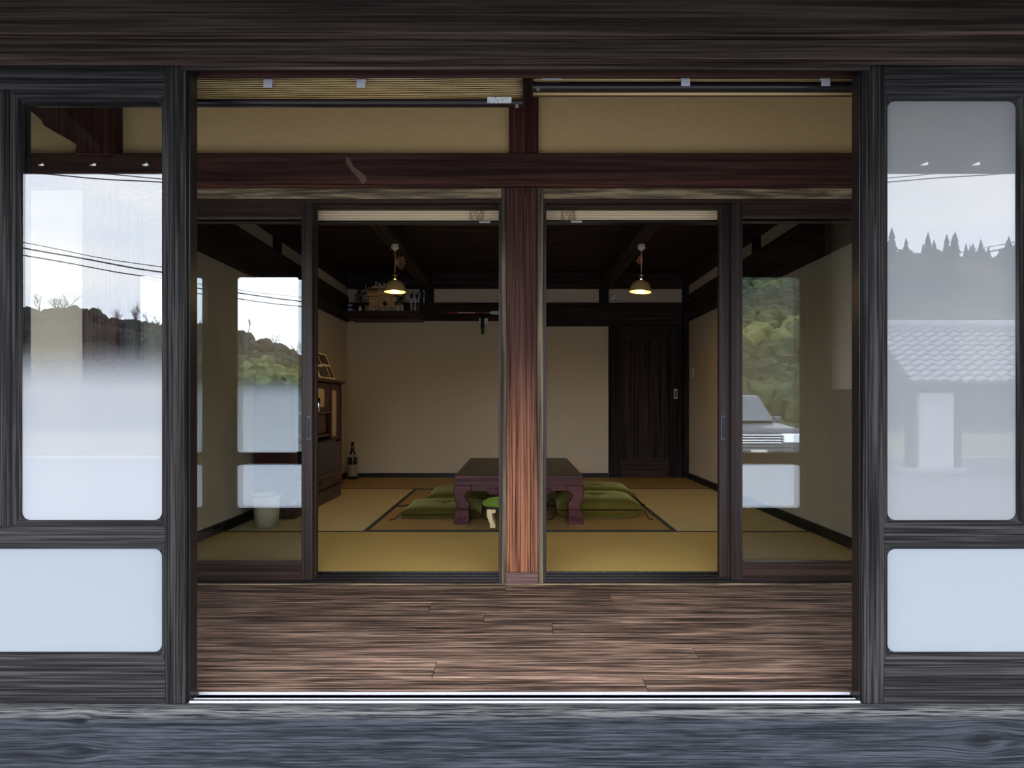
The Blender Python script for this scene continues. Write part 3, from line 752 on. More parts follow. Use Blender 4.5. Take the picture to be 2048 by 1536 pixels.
# ================================================================== low table
Yt0 = 3.985; Yt1 = 5.306
zt = Z(951.5, Yt0)
tx0, tx1 = X(909, Yt0), X(1166.5, Yt0)
tb = empty('low_table', ((tx0 + tx1) / 2, (Yt0 + Yt1) / 2, 0), 'low rosewood table with carved curved legs on the tatami', 'table')
xm = (tx0 + tx1) / 2
T0 = lambda py: Z(py, Yt0)
tp = bx('tabletop', tx0, tx1, Yt0, Yt1, T0(957.5), zt, 'rosewood', tb, .003)
bx('top_surface', tx0 + .012, tx1 - .012, Yt0 + .012, Yt1 - .012, zt - .004, zt + .0006, 'table_top', tp)
for s in (-1, 1):
    bx('top_groove', xm + s * (.5 * (tx1 - tx0) - .115) - .002, xm + s * (.5 * (tx1 - tx0) - .115) + .002, Yt0 + .16, Yt1 - .16, zt - .002, zt + .0009, 'black_plastic', tp)
bx('waist_groove', tx0 + .012, tx1 - .012, Yt0 + .012, Yt1 - .012, T0(960.5), T0(957.5), 'rosewood', tb)
bx('waist_moulding', tx0 + .006, tx1 - .006, Yt0 + .006, Yt1 - .006, T0(963.5), T0(960), 'rosewood', tb, .003)
bx('waist_band', tx0 + .010, tx1 - .010, Yt0 + .010, Yt1 - .010, T0(970), T0(963.5), 'rosewood', tb)
def P2(pts): return [(X(a, Yt0), T0(b)) for a, b in pts]
ap = [(942, 970), (942, 982), (973, 983), (978, 988), (990, 991), (1000, 989), (1012, 992), (1037.5, 994)]
ap = ap + [(2075 - a, b) for a, b in ap[-2::-1]]
for yy in (Yt0 + .004, Yt1 - .03):
    obj('apron', MB().prism(P2(ap), 'y', yy, yy + .026), 'rosewood', tb, .003)
for s in (-1, 1):
    e = xm + s * .5 * (tx1 - tx0) - s * .018
    pr = [(Yt0 + .13, T0(970)), (Yt0 + .13, T0(982)), (Yt0 + .3, T0(983)), (Yt0 + .4, T0(990)), (Yt1 - .4, T0(990)), (Yt1 - .3, T0(983)), (Yt1 - .13, T0(982)), (Yt1 - .13, T0(970))]
    obj('side_apron', MB().prism(pr, 'x', e - .013, e + .013), 'rosewood', tb, .003)
leg = [(907, 970), (907.5, 991), (910.5, 1004), (914, 1011), (915, 1019), (938, 1019), (939, 1010), (932, 1000), (930, 992), (934, 985.5), (943, 982), (944, 970)]
foot = [(914.5, 1019), (909, 1024.5), (908, 1049.3), (939, 1049.3), (938, 1024), (938, 1019)]
for s in (0, 1):
    mir = (lambda q: [(2075 - a, b) for a, b in q]) if s else (lambda q: q)
    for yy in (Yt0 - .004, Yt1 - .11):
        l = obj('table_leg', MB().prism(P2(mir(leg)), 'y', yy, yy + .105), 'rosewood', tb, .006)
        obj('carved_foot', MB().prism(P2(mir(foot)), 'y', yy, yy + .105), 'rosewood', l, .005)
        bx('foot_pad', *sorted((X(mir([(909, 0)])[0][0], Yt0), X(mir([(936, 0)])[0][0], Yt0))), yy + .004, yy + .10, 0, .004, 'chrome', l)
        if yy < 4.2:
            cx_ = X(mir([(922.5, 0)])[0][0], Yt0)
            for q in range(4):
                pts = []
                for i in range(16):
                    u = i / 15 * 5.2
                    pts.append((cx_ + (-.022 + .015 * q) + .006 * (1 - u / 7) * math.cos(u * 1.3 + q), yy - .001, T0(1037) + .014 * (1 if q % 2 else -1) * .6 + .010 * (1 - u / 7) * math.sin(u * 1.3 + q)))
                obj('foot_carving', MB().tube(pts, .0022, 5), 'rosewood', l, 0, True)
for s in (-1, 1):
    for q in range(2):
        pts = [(xm + s * (.185 - .05 * q) + .020 * (1 - i / 22) * math.cos(i * .6) * s, Yt0 + .002, T0(980) + .016 * (1 - i / 22) * math.sin(i * .6)) for i in range(18)]
        obj('apron_carving', MB().tube(pts, .0035, 6), 'rosewood', tb, 0, True)

# ================================================================== floor cushions
def zabuton(x0, x1, y0, y1, h, z, mat, label, group, seed, tuft=True):
    t = empty('floor_cushion', ((x0 + x1) / 2, (y0 + y1) / 2, z), label, 'cushion', group)
    rnd = random.Random(seed); cx, cy = (x0 + x1) / 2, (y0 + y1) / 2; w, d = (x1 - x0) / 2, (y1 - y0) / 2
    ph = [rnd.uniform(0, 6) for _ in range(4)]
    def f(sgn):
        def g(u, v):
            a, b = u * 2 - 1, v * 2 - 1
            a = math.copysign(abs(a) ** .72, a); b = math.copysign(abs(b) ** .72, b)
            e = max(0, 1 - abs(a) ** 5) * max(0, 1 - abs(b) ** 5)
            hh = h * .5 * (e ** .42) * (1 + .05 * math.sin(3 * a + ph[0]) * math.cos(2.6 * b + ph[1]) + .02 * math.sin(9 * a + ph[2]))
            if tuft and sgn > 0: hh -= h * .22 * math.exp(-((a * a + b * b) / .02))
            sx = 1 - .035 * (1 - abs(b)) ** 0 * (b * b < .9) * (1 - b * b) * 1.2
            sy = 1 - .035 * (1 - a * a) * 1.2
            return (cx + a * w * sx, cy + b * d * sy, z + h * .5 * (.92 if sgn < 0 else 1) + sgn * hh if sgn > 0 else max(z, z + h * .45 - hh))
        return g
    m = MB(); m.grid(f(1), 28, 28); m.grid(f(-1), 28, 28)
    obj('cushion_body', m, mat, t, 0, True)
    for sx in (-1, 1):
        for sy in (-1, 1):
            p = Vector((cx + sx * w * .99, cy + sy * d * .99, z + h * .45))
            obj('corner_tassel', MB().tube([p, p + Vector((sx * .012, sy * .012, -h * .15)), (p.x + sx * .030, p.y + sy * .025, z + .008), (p.x + sx * .055, p.y + sy * .03, z + .005)], .0035, 6), 'cord_dark', t, 0, True)
    if tuft:
        obj('centre_knot', MB().tube([(cx - .02, cy, z + h * .85), (cx, cy, z + h * .80), (cx + .022, cy - .003, z + h * .84)], .004, 6), 'cord_dark', t, 0, True)
    return t
zabuton(-.775, -.235, 4.14, 4.70, .075, 0, 'velvet_dark', 'dark green velvet floor cushion before the left table leg', 'green velvet floor cushions', 1)
zabuton(-.70, -.19, 4.76, 5.34, .085, 0, 'velvet_green', 'green velvet floor cushion behind the dark one, under the table edge', 'green velvet floor cushions', 2)
zabuton(.255, .83, 4.16, 4.72, .13, 0, 'velvet_green', 'plump olive floor cushion before the right table leg', 'green velvet floor cushions', 3)
zabuton(.34, .90, 4.78, 5.36, .115, 0, 'velvet_green', 'olive floor cushion farther back, right of the table', 'green velvet floor cushions', 4)
# kneeling stool behind the post
st = empty('kneeling_stool', (-.03, 3.93, 0), 'small stool with bright green pad and pale bent legs under the table', 'stool')
Ys = 3.86
def oval(zc, hh, rx, ry, n=28):
    m = MB()
    prof = [(0, hh)] + [(math.cos(u) ** .5 if math.cos(u) > 0 else 0, hh * math.sin(u)) for u in [1.2, .8, .4, 0, -.4, -.8, -1.2]] + [(0, -hh)]
    for i in range(n):
        t = 2 * math.pi * i / n
        for (r, q) in prof: m.v.append((-.03 + rx * r * math.cos(t), Ys + .02 + ry * r * math.sin(t), zc + q))
    k = len(prof)
    for i in range(n):
        j = (i + 1) % n
        for q in range(k - 1): m.f.append([i * k + q, j * k + q, j * k + q + 1, i * k + q + 1])
    return m
zs_ = Z(1007, Ys)
obj('seat_pad', oval(zs_, .036, .185, .10), 'stool_green', st, 0, True)
obj('seat_piping', MB().tube([(-.03 + .187 * math.cos(t * math.pi / 14), Ys + .02 + .102 * math.sin(t * math.pi / 14), zs_ - .018) for t in range(29)], .004, 6), 'cord_dark', st, 0, True)
for s in (-1, 1):
    lp = [(974, 1017), (974, 1027), (976, 1036), (980, 1045), (980, 1053.5), (991.5, 1053.5), (991.5, 1047), (988, 1040), (985, 1032), (985, 1025), (992, 1024), (992, 1017)]
    q = [(X(a, Ys), Z(b, Ys)) for a, b in lp]
    q = [(p[0], max(0, p[1])) for p in q]
    if s > 0: q = [(-.06 - p[0], p[1]) for p in q]
    obj('bent_leg', MB().prism(q, 'y', Ys - .04, Ys + .08), 'pale_wood', st, .003)

# ================================================================== tea cabinet at the left wall
XC = -1.46; c0, c1 = 4.18, 5.27; ct = .925
cb = empty('tea_cabinet', ((XL + XC) / 2, (c0 + c1) / 2, 0), 'dark red wooden tea cabinet against the left wall', 'cabinet')
bx('back_panel', XL + .03, XL + .045, c0, c1, .09, ct, 'cab_red', cb)
for y in (c0, 4.972, c1 - .016):
    bx('side_panel', XL + .045, XC - .02, y, y + .016, .09, ct, 'cab_red', cb, .002)
for zz in (.105, .20, .513, .685, .905):
    bx('shelf_board', XL + .045, XC - .02, c0 + .016, 4.972, zz, zz + .015, 'cab_red', cb)
bx('cabinet_top', XL + .025, XC + .02, c0 - .02, c1 + .03, ct, ct + .022, 'cab_brown', cb, .003)
bx('plinth', XL + .03, XC - .005, c0, c1, 0, .09, 'cab_brown', cb, .002)
bx('plinth_moulding', XL + .03, XC + .012, c0 - .01, c1 + .02, .09, .105, 'cab_brown', cb, .003)
for y in (c0 + .015, 4.98, c1 - .015):
    bx('front_post', XC - .02, XC + .003, y - .014, y + .014, .105, ct, 'cab_red', cb, .002)
def rr_panel(name, y0, y1, z0, z1, mat, par, r=.022, th=.004):
    pts = rrect(y0, y1, z0, z1, r, 5)
    obj(name, MB().prism(pts, 'x', XC - .008, XC - .008 + th + .004), mat, par)
dr = bx('upper_door', XC - .02, XC - .004, 4.994, c1 - .03, .47, .915, 'cab_red', cb, .002)
rr_panel('door_inset', 5.00, 5.115, .50, .865, 'cream_panel', dr)
dl = bx('upper_door', XC - .02, XC - .004, 4.42, 4.966, .70, .915, 'cab_red', cb, .002)
rr_panel('door_inset', 4.56, 4.80, .735, .87, 'cream_panel', dl)
bx('shelf_rail', XC - .02, XC + .004, 4.2, 4.966, .685, .70, 'cab_brown', cb, .002)
dw = bx('small_drawer', XC - .02, XC - .002, 4.42, 4.84, .54, .68, 'cab_red', cb, .003)
bx('drawer_face', XC - .004, XC + .002, 4.45, 4.81, .56, .665, 'cab_brown', dw, .003)
bx('shelf_rail', XC - .02, XC + .010, 4.2, 4.90, .51, .53, 'cab_brown', cb, .002)
ld = bx('lower_door', XC - .02, XC, 4.995, c1 - .03, .115, .455, 'cab_brown', cb, .003)
bx('door_panel', XC - .004, XC + .001, 5.03, c1 - .075, .15, .415, 'rosewood', ld)
obj('door_latch', MB().tube([(XC + .006, 5.008, .30), (XC + .012, 5.012, .275), (XC + .006, 5.012, .255)], .004, 6), 'black_metal', ld, 0, True)
bd = bx('low_drawer', XC - .02, XC, 4.22, 4.966, .115, .215, 'cab_brown', cb, .003)
bx('drawer_pull', XC - .002, XC + .010, 4.68, 4.76, .165, .178, 'black_metal', bd, .003)
tv = empty('black_speaker', (XC + .0, 4.72, .217), 'black box speaker in the tea cabinet niche', 'speaker')
bx('speaker_body', XC - .12, XC + .045, 4.45, 4.955, .226, .487, 'black_plastic', tv, .012)
bx('speaker_stand', XC - .1, XC + .035, 4.47, 4.93, .2165, .228, 'chrome', tv, .002)
# board of photos leaning on top
fb = empty('photo_board', (-1.5, 4.9, ct + .0265), 'cream board with four dark photographs leaning on the tea cabinet', 'photo board')
def lean(y0, y1, a0, a1, off, th):
    def p(y, a, o): return Vector((-1.465 - .078 * a + .012 + o * .93, y, ct + .0265 + .20 * a + o * .36))
    return [p(y0, a0, off), p(y1, a0, off), p(y0, a0, off + th), p(y1, a0, off + th), p(y0, a1, off), p(y1, a1, off), p(y0, a1, off + th), p(y1, a1, off + th)]
obj('board', MB().hexa(lean(4.66, 5.07, 0.0, 1.0, -.012, .012)), 'cream_panel', fb)
for (y0, y1, a0, a1) in ((4.70, 4.83, .05, .42), (4.70, 4.83, .52, .94), (4.84, 4.93, .06, .48), (4.955, 5.05, .06, .50), (4.85, 5.045, .58, .95)):
    obj('photograph', MB().hexa(lean(y0, y1, a0, a1, .0, .0015)), 'photo_print', fb)
# sake bottle
xb, yb2 = -1.668, 6.42
bt = empty('sake_bottle', (xb, yb2, 0), 'tall dark glass sake bottle with paper labels by the back corner', 'bottle')
obj('bottle_body', MB().lathe([(0, 0), (.046, 0), (.050, .006), (.050, .20), (.047, .225), (.030, .265), (.018, .30), (.0145, .33), (.0145, .352), (.017, .354), (.017, .366), (0, .366)], (xb, yb2, 0), 24), 'bottle_glass', bt, 0, True)
obj('paper_label', MB().lathe([(.0508, .03), (.0508, .148)], (xb, yb2, 0), 24), 'label_paper', bt, 0, True)
obj('neck_label', MB().lathe([(.0485, .222), (.040, .245), (.036, .252)], (xb, yb2, 0), 24), 'label_paper', bt, 0, True)
obj('bottle_cap', MB().lathe([(.0175, .352), (.0178, .372), (0, .372)], (xb, yb2, 0), 16), 'black_metal', bt, 0, True)
# waste basket
wx, wy = -1.553, 3.93
wb = empty('waste_basket', (wx, wy, 0), 'cream round waste basket behind the left sash glass', 'basket')
obj('basket_wall', MB().lathe([(0, .002), (.068, .002), (.082, .195), (.079, .195), (.066, .008), (0, .008)], (wx, wy, 0), 32), 'basket_cream', wb, 0, True)
obj('basket_rim', MB().tube([(wx + .081 * math.cos(i * math.pi / 16), wy + .081 * math.sin(i * math.pi / 16), .195) for i in range(33)], .004, 6), 'basket_cream', wb, 0, True)

# ================================================================== house shrine shelf
YS = 6.26
SX = lambda cx_, Y=YS: X(660 + cx_ / 10.24, Y)       # coordinates of the shelf drawing
SZ = lambda cy_, Y=YS: Z(540 + cy_ / 10.24, Y)
zsh = SZ(832)
sh = empty('shrine_shelf', (SX(1050), 6.4, SZ(1040)), 'dark reddish shelf for the house shrine high on the back wall', 'shelf')
bx('shelf_board', SX(228), SX(1880), YS, YK - .05, SZ(880), zsh, 'shelf_wood', sh, .003)
obj('shelf_cove', MB().prism([(SX(240), SZ(880)), (SX(1870), SZ(880)), (SX(1800), SZ(950)), (SX(330), SZ(950))], 'y', YS + .01, YK - .04), 'shelf_wood', sh, .003)
bx('shelf_rail', SX(360), SX(1840), YS + .04, YK - .04, SZ(1000), SZ(950), 'shelf_wood', sh, .004)
YH = 6.36
hx = lambda c: SX(c, YH); hz = lambda c: SZ(c, YH)
z_ = zsh
hs = empty('house_shrine', (hx(1120), 6.42, z_), 'small pale wooden house shrine with stepped roof and spired ridge', 'shrine')
bx('shrine_base', hx(760), hx(1480), YH, 6.52, z_, z_ + .018, 'shrine_wood', hs, .002)
bx('centre_body', hx(1000), hx(1240), YH + .01, 6.52, z_ + .018, hz(500), 'shrine_wood', hs, .001)
for a, b in ((790, 1000), (1240, 1450)):
    bx('wing_body', hx(a), hx(b), YH + .03, 6.52, z_ + .018, hz(540), 'shrine_wood', hs, .001)
for c in (1005, 1080, 1160, 1235):
    bx('pillar', hx(c) - .006, hx(c) + .006, YH + .002, YH + .014, z_ + .018, hz(535), 'shrine_wood', hs, .001)
for c in (800, 990, 1250, 1440):
    bx('pillar', hx(c) - .006, hx(c) + .006, YH + .020, YH + .034, z_ + .018, hz(560), 'shrine_wood', hs, .001)
bx('centre_door', hx(1020), hx(1118), YH + .004, YH + .010, z_ + .02, hz(545), 'shrine_wood', hs)
bx('centre_door', hx(1122), hx(1220), YH + .004, YH + .010, z_ + .02, hz(545), 'shrine_wood', hs)
for a, b, z0, z1 in ((760, 990, 530, 460), (1250, 1480, 530, 460)):
    bx('wing_lintel', hx(a), hx(b), YH + .005, 6.53, hz(z0), hz(z1), 'shrine_wood', hs, .002)
for a, b in ((735, 1000), (1240, 1505)):
    obj('wing_roof', MB().prism([(YH - .03, hz(455)), (YH - .03, hz(435)), (6.45, hz(372)), (6.54, hz(400)), (6.54, hz(455))], 'x', hx(a), hx(b)), 'shrine_wood', hs, .002)
obj('centre_roof', MB().prism([(YH - .055, hz(520)), (YH - .055, hz(440)), (YH - .02, hz(370)), (6.45, hz(335)), (6.54, hz(380)), (6.54, hz(520))], 'x', hx(985), hx(1255)), 'shrine_wood', hs, .002)
obj('upper_roof', MB().prism([(YH - .03, hz(372)), (YH - .03, hz(350)), (6.43, hz(300)), (6.53, hz(340)), (6.53, hz(372))], 'x', hx(855), hx(1385)), 'shrine_wood', hs, .002)
bx('ridge', hx(860), hx(1380), 6.40, 6.44, hz(335), hz(295), 'shrine_wood', hs, .003)
for c in (920, 1320):
    bx('finial', hx(c) - .005, hx(c) + .005, 6.40, 6.425, hz(295), hz(212), 'shrine_wood', hs, .001)
for c in (742, 1498):
    s = -1 if c < 1000 else 1
    obj('finial', MB().prism([(hx(c), hz(380)), (hx(c) + s * -.010, hz(380)), (hx(c) + s * .008, hz(305)), (hx(c) + s * .014, hz(305))], 'y', 6.36, 6.375), 'shrine_wood', hs)
for c in (1005, 1105, 1235):
    obj('ridge_log', MB().tube([(hx(c), 6.36, hz(278)), (hx(c), 6.47, hz(278))], .010, 10), 'paper_white', hs, 0, True)
for c in (800,):
    obj('ridge_log', MB().tube([(hx(c), 6.36, hz(362)), (hx(c), 6.45, hz(362))], .007, 10), 'paper_white', hs, 0, True)
for a, b in ((700, 940), (1225, 1470)):
    f_ = empty('shrine_fence', ((SX(a) + SX(b)) / 2, 6.31, z_), 'little pale wooden fence %s the round mirror on the shrine shelf' % ('left of' if a < 1000 else 'right of'), 'fence')
    for k in range(5):
        xx = SX(a) + (SX(b) - SX(a)) * k / 4
        bx('fence_post', xx - .004, xx + .004, 6.305, 6.315, z_, SZ(712), 'shrine_wood', f_)
    for cy_ in (720, 760, 800):
        bx('fence_rail', SX(a), SX(b), 6.303, 6.309, SZ(cy_ + 12), SZ(cy_ - 8), 'shrine_wood', f_)
mr = empty('round_mirror', (SX(1100), 6.33, z_), 'small dark round mirror on a stand before the shrine', 'mirror')
obj('mirror_disc', MB().lathe([(0, .006), (.020, .006), (.022, .003), (.022, 0), (0, 0)], (SX(1100), 6.33, SZ(668)), 24, T90), 'shelf_wood', mr, 0, True)
obj('mirror_stand', MB().prism([(SX(1100) - .018, z_), (SX(1100) + .018, z_), (SX(1100) + .006, SZ(700)), (SX(1100) + .024, SZ(655)), (SX(1100) + .020, SZ(655)), (SX(1100), SZ(715)), (SX(1100) - .020, SZ(655)), (SX(1100) - .024, SZ(655)), (SX(1100) - .006, SZ(700))], 'y', 6.331, 6.338), 'shrine_wood', mr)
def jar(name, c, y, prof, mat, label, cat, band=None):
    t = empty(name, (SX(c, y), y, z_), label, cat)
    obj('body', MB().lathe(prof, (SX(c, y), y, z_), 18), mat, t, 0, True)
    if band: obj('painted_band', MB().lathe(band, (SX(c, y), y, z_), 18), 'ceramic_blue', t, 0, True)
    return t
jar('ceramic_cup', 412, 6.30, [(0, 0), (.022, 0), (.025, .006), (.025, .060), (.020, .066), (0, .066)], 'ceramic_white', 'white cup with dark blue writing at the shrine shelf end', 'cup', [(.0255, .022), (.0255, .048)])
jar('clay_dish', 503, 6.29, [(0, 0), (.016, 0), (.021, .012), (.019, .016), (0, .010)], 'orange_clay', 'small orange clay dish beside the white cup', 'dish')
vp = [(0, 0), (.014, 0), (.018, .010), (.019, .022), (.010, .034), (.008, .044), (.012, .050), (0, .046)]
jp = [(0, 0), (.014, 0), (.019, .010), (.018, .020), (.010, .027), (.007, .032), (0, .036)]
jar('sake_jar', 888, 6.28, jp, 'ceramic_white', 'small white lidded jar left of the round mirror', 'jar')
jar('sake_jar', 1480, 6.28, [(0, 0), (.014, 0), (.014, .012), (.008, .045), (.003, .055), (0, .055)], 'ceramic_white', 'slim white sake flask beside the dark green vase', 'jar')
jar('white_plate', 1072, 6.28, [(0, 0), (.012, 0), (.020, .008), (.018, .009), (0, .004)], 'ceramic_white', 'small white plate below the round mirror', 'plate')
jar('white_plate', 1230, 6.275, [(0, 0), (.014, 0), (.026, .006), (.024, .007), (0, .003)], 'ceramic_white', 'wider flat white plate right of the round mirror', 'plate')
jar('candle', 1190, 6.30, [(0, 0), (.007, 0), (.007, .030), (.003, .036), (0, .036)], 'paper_white', 'short white candle right of the round mirror', 'candle')
def plant(c, y, zr, spread, n, label, seed):
    t = jar('sakaki_vase', c, y, vp, 'ceramic_white', label, 'vase')
    rnd = random.Random(seed); x0 = SX(c, y)
    obj('stem', MB().tube([(x0, y, z_ + .045), (x0 + .004, y, z_ + .10), (x0 - .004, y, z_ + zr * .8)], .002, 5), 'leaf_dark', t)
    for i in range(n):
        h_ = z_ + .05 + (zr - .05) * (i + .5) / n; a_ = rnd.uniform(0, 6.28)
        d = Vector((math.cos(a_) * spread * rnd.uniform(.5, 1), math.sin(a_) * spread * .55, rnd.uniform(-.01, .045)))
        b = Vector((x0, y, h_)); e = b + d; s = d.cross(Vector((0, 0, 1))).normalized() * .014
        if s.length < .01: s = Vector((.014, 0, 0))
        u = Vector((0, 0, .006)); m = MB()
        mid = b + d * .55
        m.v = [tuple(b), tuple(mid + s), tuple(e), tuple(mid - s), tuple(mid + u), tuple(mid - u)]
        m.f = [[0, 1, 4], [1, 2, 4], [2, 3, 4], [3, 0, 4], [1, 0, 5], [2, 1, 5], [3, 2, 5], [0, 3, 5]]
        obj('leaf', m, 'leaf_dark', t)
plant(617, 6.30, .235, .085, 34, 'white vase of tall dark evergreen sprigs left of the shrine', 3)
plant(1396, 6.29, .145, .06, 20, 'white vase of short evergreen sprigs right of the shrine', 5)
dv = jar('dark_vase', 1590, 6.33, [(0, 0), (.026, 0), (.029, .02), (.027, .075), (.024, .08), (0, .07)], 'bamboo_dark', 'dark green cylinder vase among the white talismans', 'vase')
for k, (c, top, ww, lb) in enumerate(((1668, 585, .010, 'slim white paper talisman nearest the dark green vase'), (1750, 560, .008, 'narrow white paper talisman at the shelf end'))):
    t_ = empty('paper_talisman', (SX(c, 6.36), 6.36, z_), lb, 'talisman')
    obj('talisman_body', MB().prism([(SX(c, 6.36) - ww, z_), (SX(c, 6.36) + ww, z_), (SX(c, 6.36) + ww, SZ(top, 6.36)), (SX(c, 6.36), SZ(top - 14, 6.36)), (SX(c, 6.36) - ww, SZ(top, 6.36))], 'y', 6.355, 6.365), 'paper_white', t_)
    for q in (.35, .55): bx('talisman_tie', SX(c, 6.36) - ww - .0008, SX(c, 6.36) + ww + .0008, 6.354, 6.366, z_ + .11 * q + .02, z_ + .11 * q + .026, 'shelf_wood', t_)
fa = empty('feather_arrows', (SX(1700, 6.42), 6.46, z_), 'bundle of ceremonial arrows with black and white feathers at the shelf end', 'arrows')
for k, c in enumerate((1640, 1710, 1780)):
    x0 = SX(c, 6.42)
    obj('arrow_shaft', MB().tube([(x0, 6.45, z_), (x0 + .02 * (k - .5), 6.46, SZ(440, 6.42))], .003, 6), 'paper_white', fa)
    for s in (-1, 1):
        q = [(x0 + s * .004 + .01 * (k - .5), SZ(640, 6.42)), (x0 + s * .034 + .02 * (k - .5), SZ(560, 6.42)), (x0 + s * .036 + .02 * (k - .5), SZ(440, 6.42)), (x0 + s * .006 + .02 * (k - .5), SZ(520, 6.42))]
        obj('arrow_feather', MB().prism(q, 'y', 6.44 + .004 * k, 6.4425 + .004 * k), 'paper_white' if s < 0 else 'black_plastic', fa)
wc = empty('wall_tablet', (SX(1922, 6.54), 6.545, SZ(670, 6.54)), 'narrow white upright tablet on the post beside the shrine shelf', 'tablet')
bx('tablet_body', SX(1908, 6.54), SX(1936, 6.54), 6.535, 6.555, SZ(672, 6.54), SZ(408, 6.54), 'paper_white', wc, .001)
# ceremonial arrow on the rail
ya = YK - .06
ar = empty('ceremonial_arrow', (X(945, ya), ya, Z(627, ya)), 'red and white banded arrow lying along the dark back rail', 'arrow')
for a, b, mt in ((896, 916, 'red_lacquer'), (916, 950, 'paper_white'), (950, 968.6, 'red_lacquer'), (968.6, 980, 'paper_white')):
    obj('arrow_band', MB().tube([(X(a, ya), ya, Z(625.3, ya)), (X(b, ya), ya, Z(625.5, ya))], .0055 if b < 970 else .003, 8), mt, ar)
for s in (-1, 1):
    obj('arrow_fletching', MB().prism([(X(978, ya), Z(625.5, ya)), (X(984, ya), Z(625.5 - s * 3.5, ya)), (X(1000, ya), Z(625.5 - s * 4, ya)), (X(998, ya), Z(625.5, ya))], 'y', ya - .002, ya + .002), 'ceramic_white', ar)
bx('arrow_hook', X(966, ya), X(969, ya), ya, YK - .034, Z(631, ya), Z(626, ya), 'black_metal', ar)
hg = empty('bamboo_ornament', (X(965, ya), ya, Z(668.6, ya)), 'hanging dark green bamboo ornament with cream paper wings under the arrow', 'ornament')
obj('upper_tube', MB().tube([(X(965, ya), ya, Z(655, ya)), (X(964.5, ya), ya, Z(630, ya))], .020, 14), 'bamboo_dark', hg, 0, True)
obj('lower_tube', MB().tube([(X(965.3, ya), ya, Z(668.6, ya)), (X(965, ya), ya, Z(654, ya))], .014, 14), 'bamboo_green', hg, 0, True)
for s, (a, b) in ((-1, (958.5, 962)), (1, (968.5, 976))):
    bx('paper_wing', X(a, ya), X(b, ya), ya - .012, ya + .012, Z(648.5, ya), Z(636.5, ya), 'paper_white', hg, .004)

# ================================================================== outside, in front of the house
GZ = -.75
gr = empty('ground', (0, -30, GZ), 'grey paved yard in front of the house', 'ground', kind='structure')
bx('yard', -60, 60, -13.5, 1.575, GZ - .2, GZ, 'asphalt', gr)
bx('field', -150, 150, -130, -13.5, GZ - .2, GZ - .01, 'grass_field', gr)
bx('footing', -6, 6, 1.60, 1.75, GZ, -.352, 'concrete', gr)
struct(bx('kerb', -60, 60, -13.7, -13.4, GZ, GZ + .12, 'concrete', None, .02), 'pale concrete kerb at the yard edge', 'kerb')
# eave of the house
ev = empty('roof_eave', (0, 1.0, 1.777), 'overhanging eave of the house', 'eave', kind='structure')
obj('eave_deck', MB().prism([(1.55, 2.17), (.40, 1.905), (.40, 1.99), (1.70, 2.42), (1.70, 2.17)], 'x', -6, 6), 'eave_wood', ev)
for i in range(27):
    x = -5.9 + i * .4545
    obj('rafter', MB().prism([(1.60, 2.115), (.47, 1.85), (.47, 1.905), (1.60, 2.17)], 'x', x - .025, x + .025), 'eave_wood', ev)
m = MB()                                              # eave board with small gaps under the tiles
z0, za, zb_, z1 = 1.777, 1.808, 1.832, 1.906
m.box(-6, 6, .415, .435, z0, za); m.box(-6, 6, .415, .435, zb_, z1)
x = -6.0; k = 0
while x < 5.9:
    g0, g1 = x + .175, x + .23
    m.box(x, g0, .415, .435, za, zb_)
    m.prism([(g0, zb_), (g0, za), (g0 + .001, za), (g1, zb_)], 'y', .415, .435)
    x = g1
obj('eave_board', m, 'eave_wood', ev)['kind'] = 'stuff'
# hillside
def hill(x, y):
    pts = [(-150, 9), (-90, 12), (-55, 10), (-47, 9.5), (-40, 8.6), (-33, 7.4), (-27, 5.0), (-18, 2.5), (-5, 3.5), (10, 9), (24, 14), (32, 16), (45, 17.5), (60, 17.5), (100, 20), (150, 16)]
    s = x * 75 / max(30, -y + 4)
    for (a, b), (c, d) in zip(pts, pts[1:]):
        if a <= s <= c or (c == 150 and s > 150) or (a == -150 and s < -150):
            r = b + (d - b) * max(0, min(1, (s - a) / (c - a))); break
    u = max(0, min(1, (-y - 30) / 48))
    return GZ + (r + 2.2) * (u ** 1.25) + .5 * math.sin(x * .3) * u
struct(obj('hill', MB().grid(lambda u, v: (-150 + 300 * u, -30 - 60 * v, hill(-150 + 300 * u, -30 - 60 * v) - .05), 90, 20), 'forest', None, 0, True), 'wooded hill facing the house across the fields', 'hill')
ico_v = []; ico_f = []
def ico():
    t = (1 + 5 ** .5) / 2
    v = [Vector(p).normalized() for p in ((-1, t, 0), (1, t, 0), (-1, -t, 0), (1, -t, 0), (0, -1, t), (0, 1, t), (0, -1, -t), (0, 1, -t), (t, 0, -1), (t, 0, 1), (-t, 0, -1), (-t, 0, 1))]
    f = [(0, 11, 5), (0, 5, 1), (0, 1, 7), (0, 7, 10), (0, 10, 11), (1, 5, 9), (5, 11, 4), (11, 10, 2), (10, 7, 6), (7, 1, 8), (3, 9, 4), (3, 4, 2), (3, 2, 6), (3, 6, 8), (3, 8, 9), (4, 9, 5), (2, 4, 11), (6, 2, 10), (8, 6, 7), (9, 8, 1)]
    c = {}; nf = []
    def mid(a, b):
        k = (min(a, b), max(a, b))
        if k not in c: c[k] = len(v); v.append(((v[a] + v[b]) / 2).normalized())
        return c[k]
    for (a, b, d) in f:
        x_, y_, z2 = mid(a, b), mid(b, d), mid(d, a)
        nf += [(a, x_, z2), (b, y_, x_), (d, z2, y_), (x_, y_, z2)]
    return v, nf
iv, if_ = ico()
m = MB(); rnd = random.Random(11)
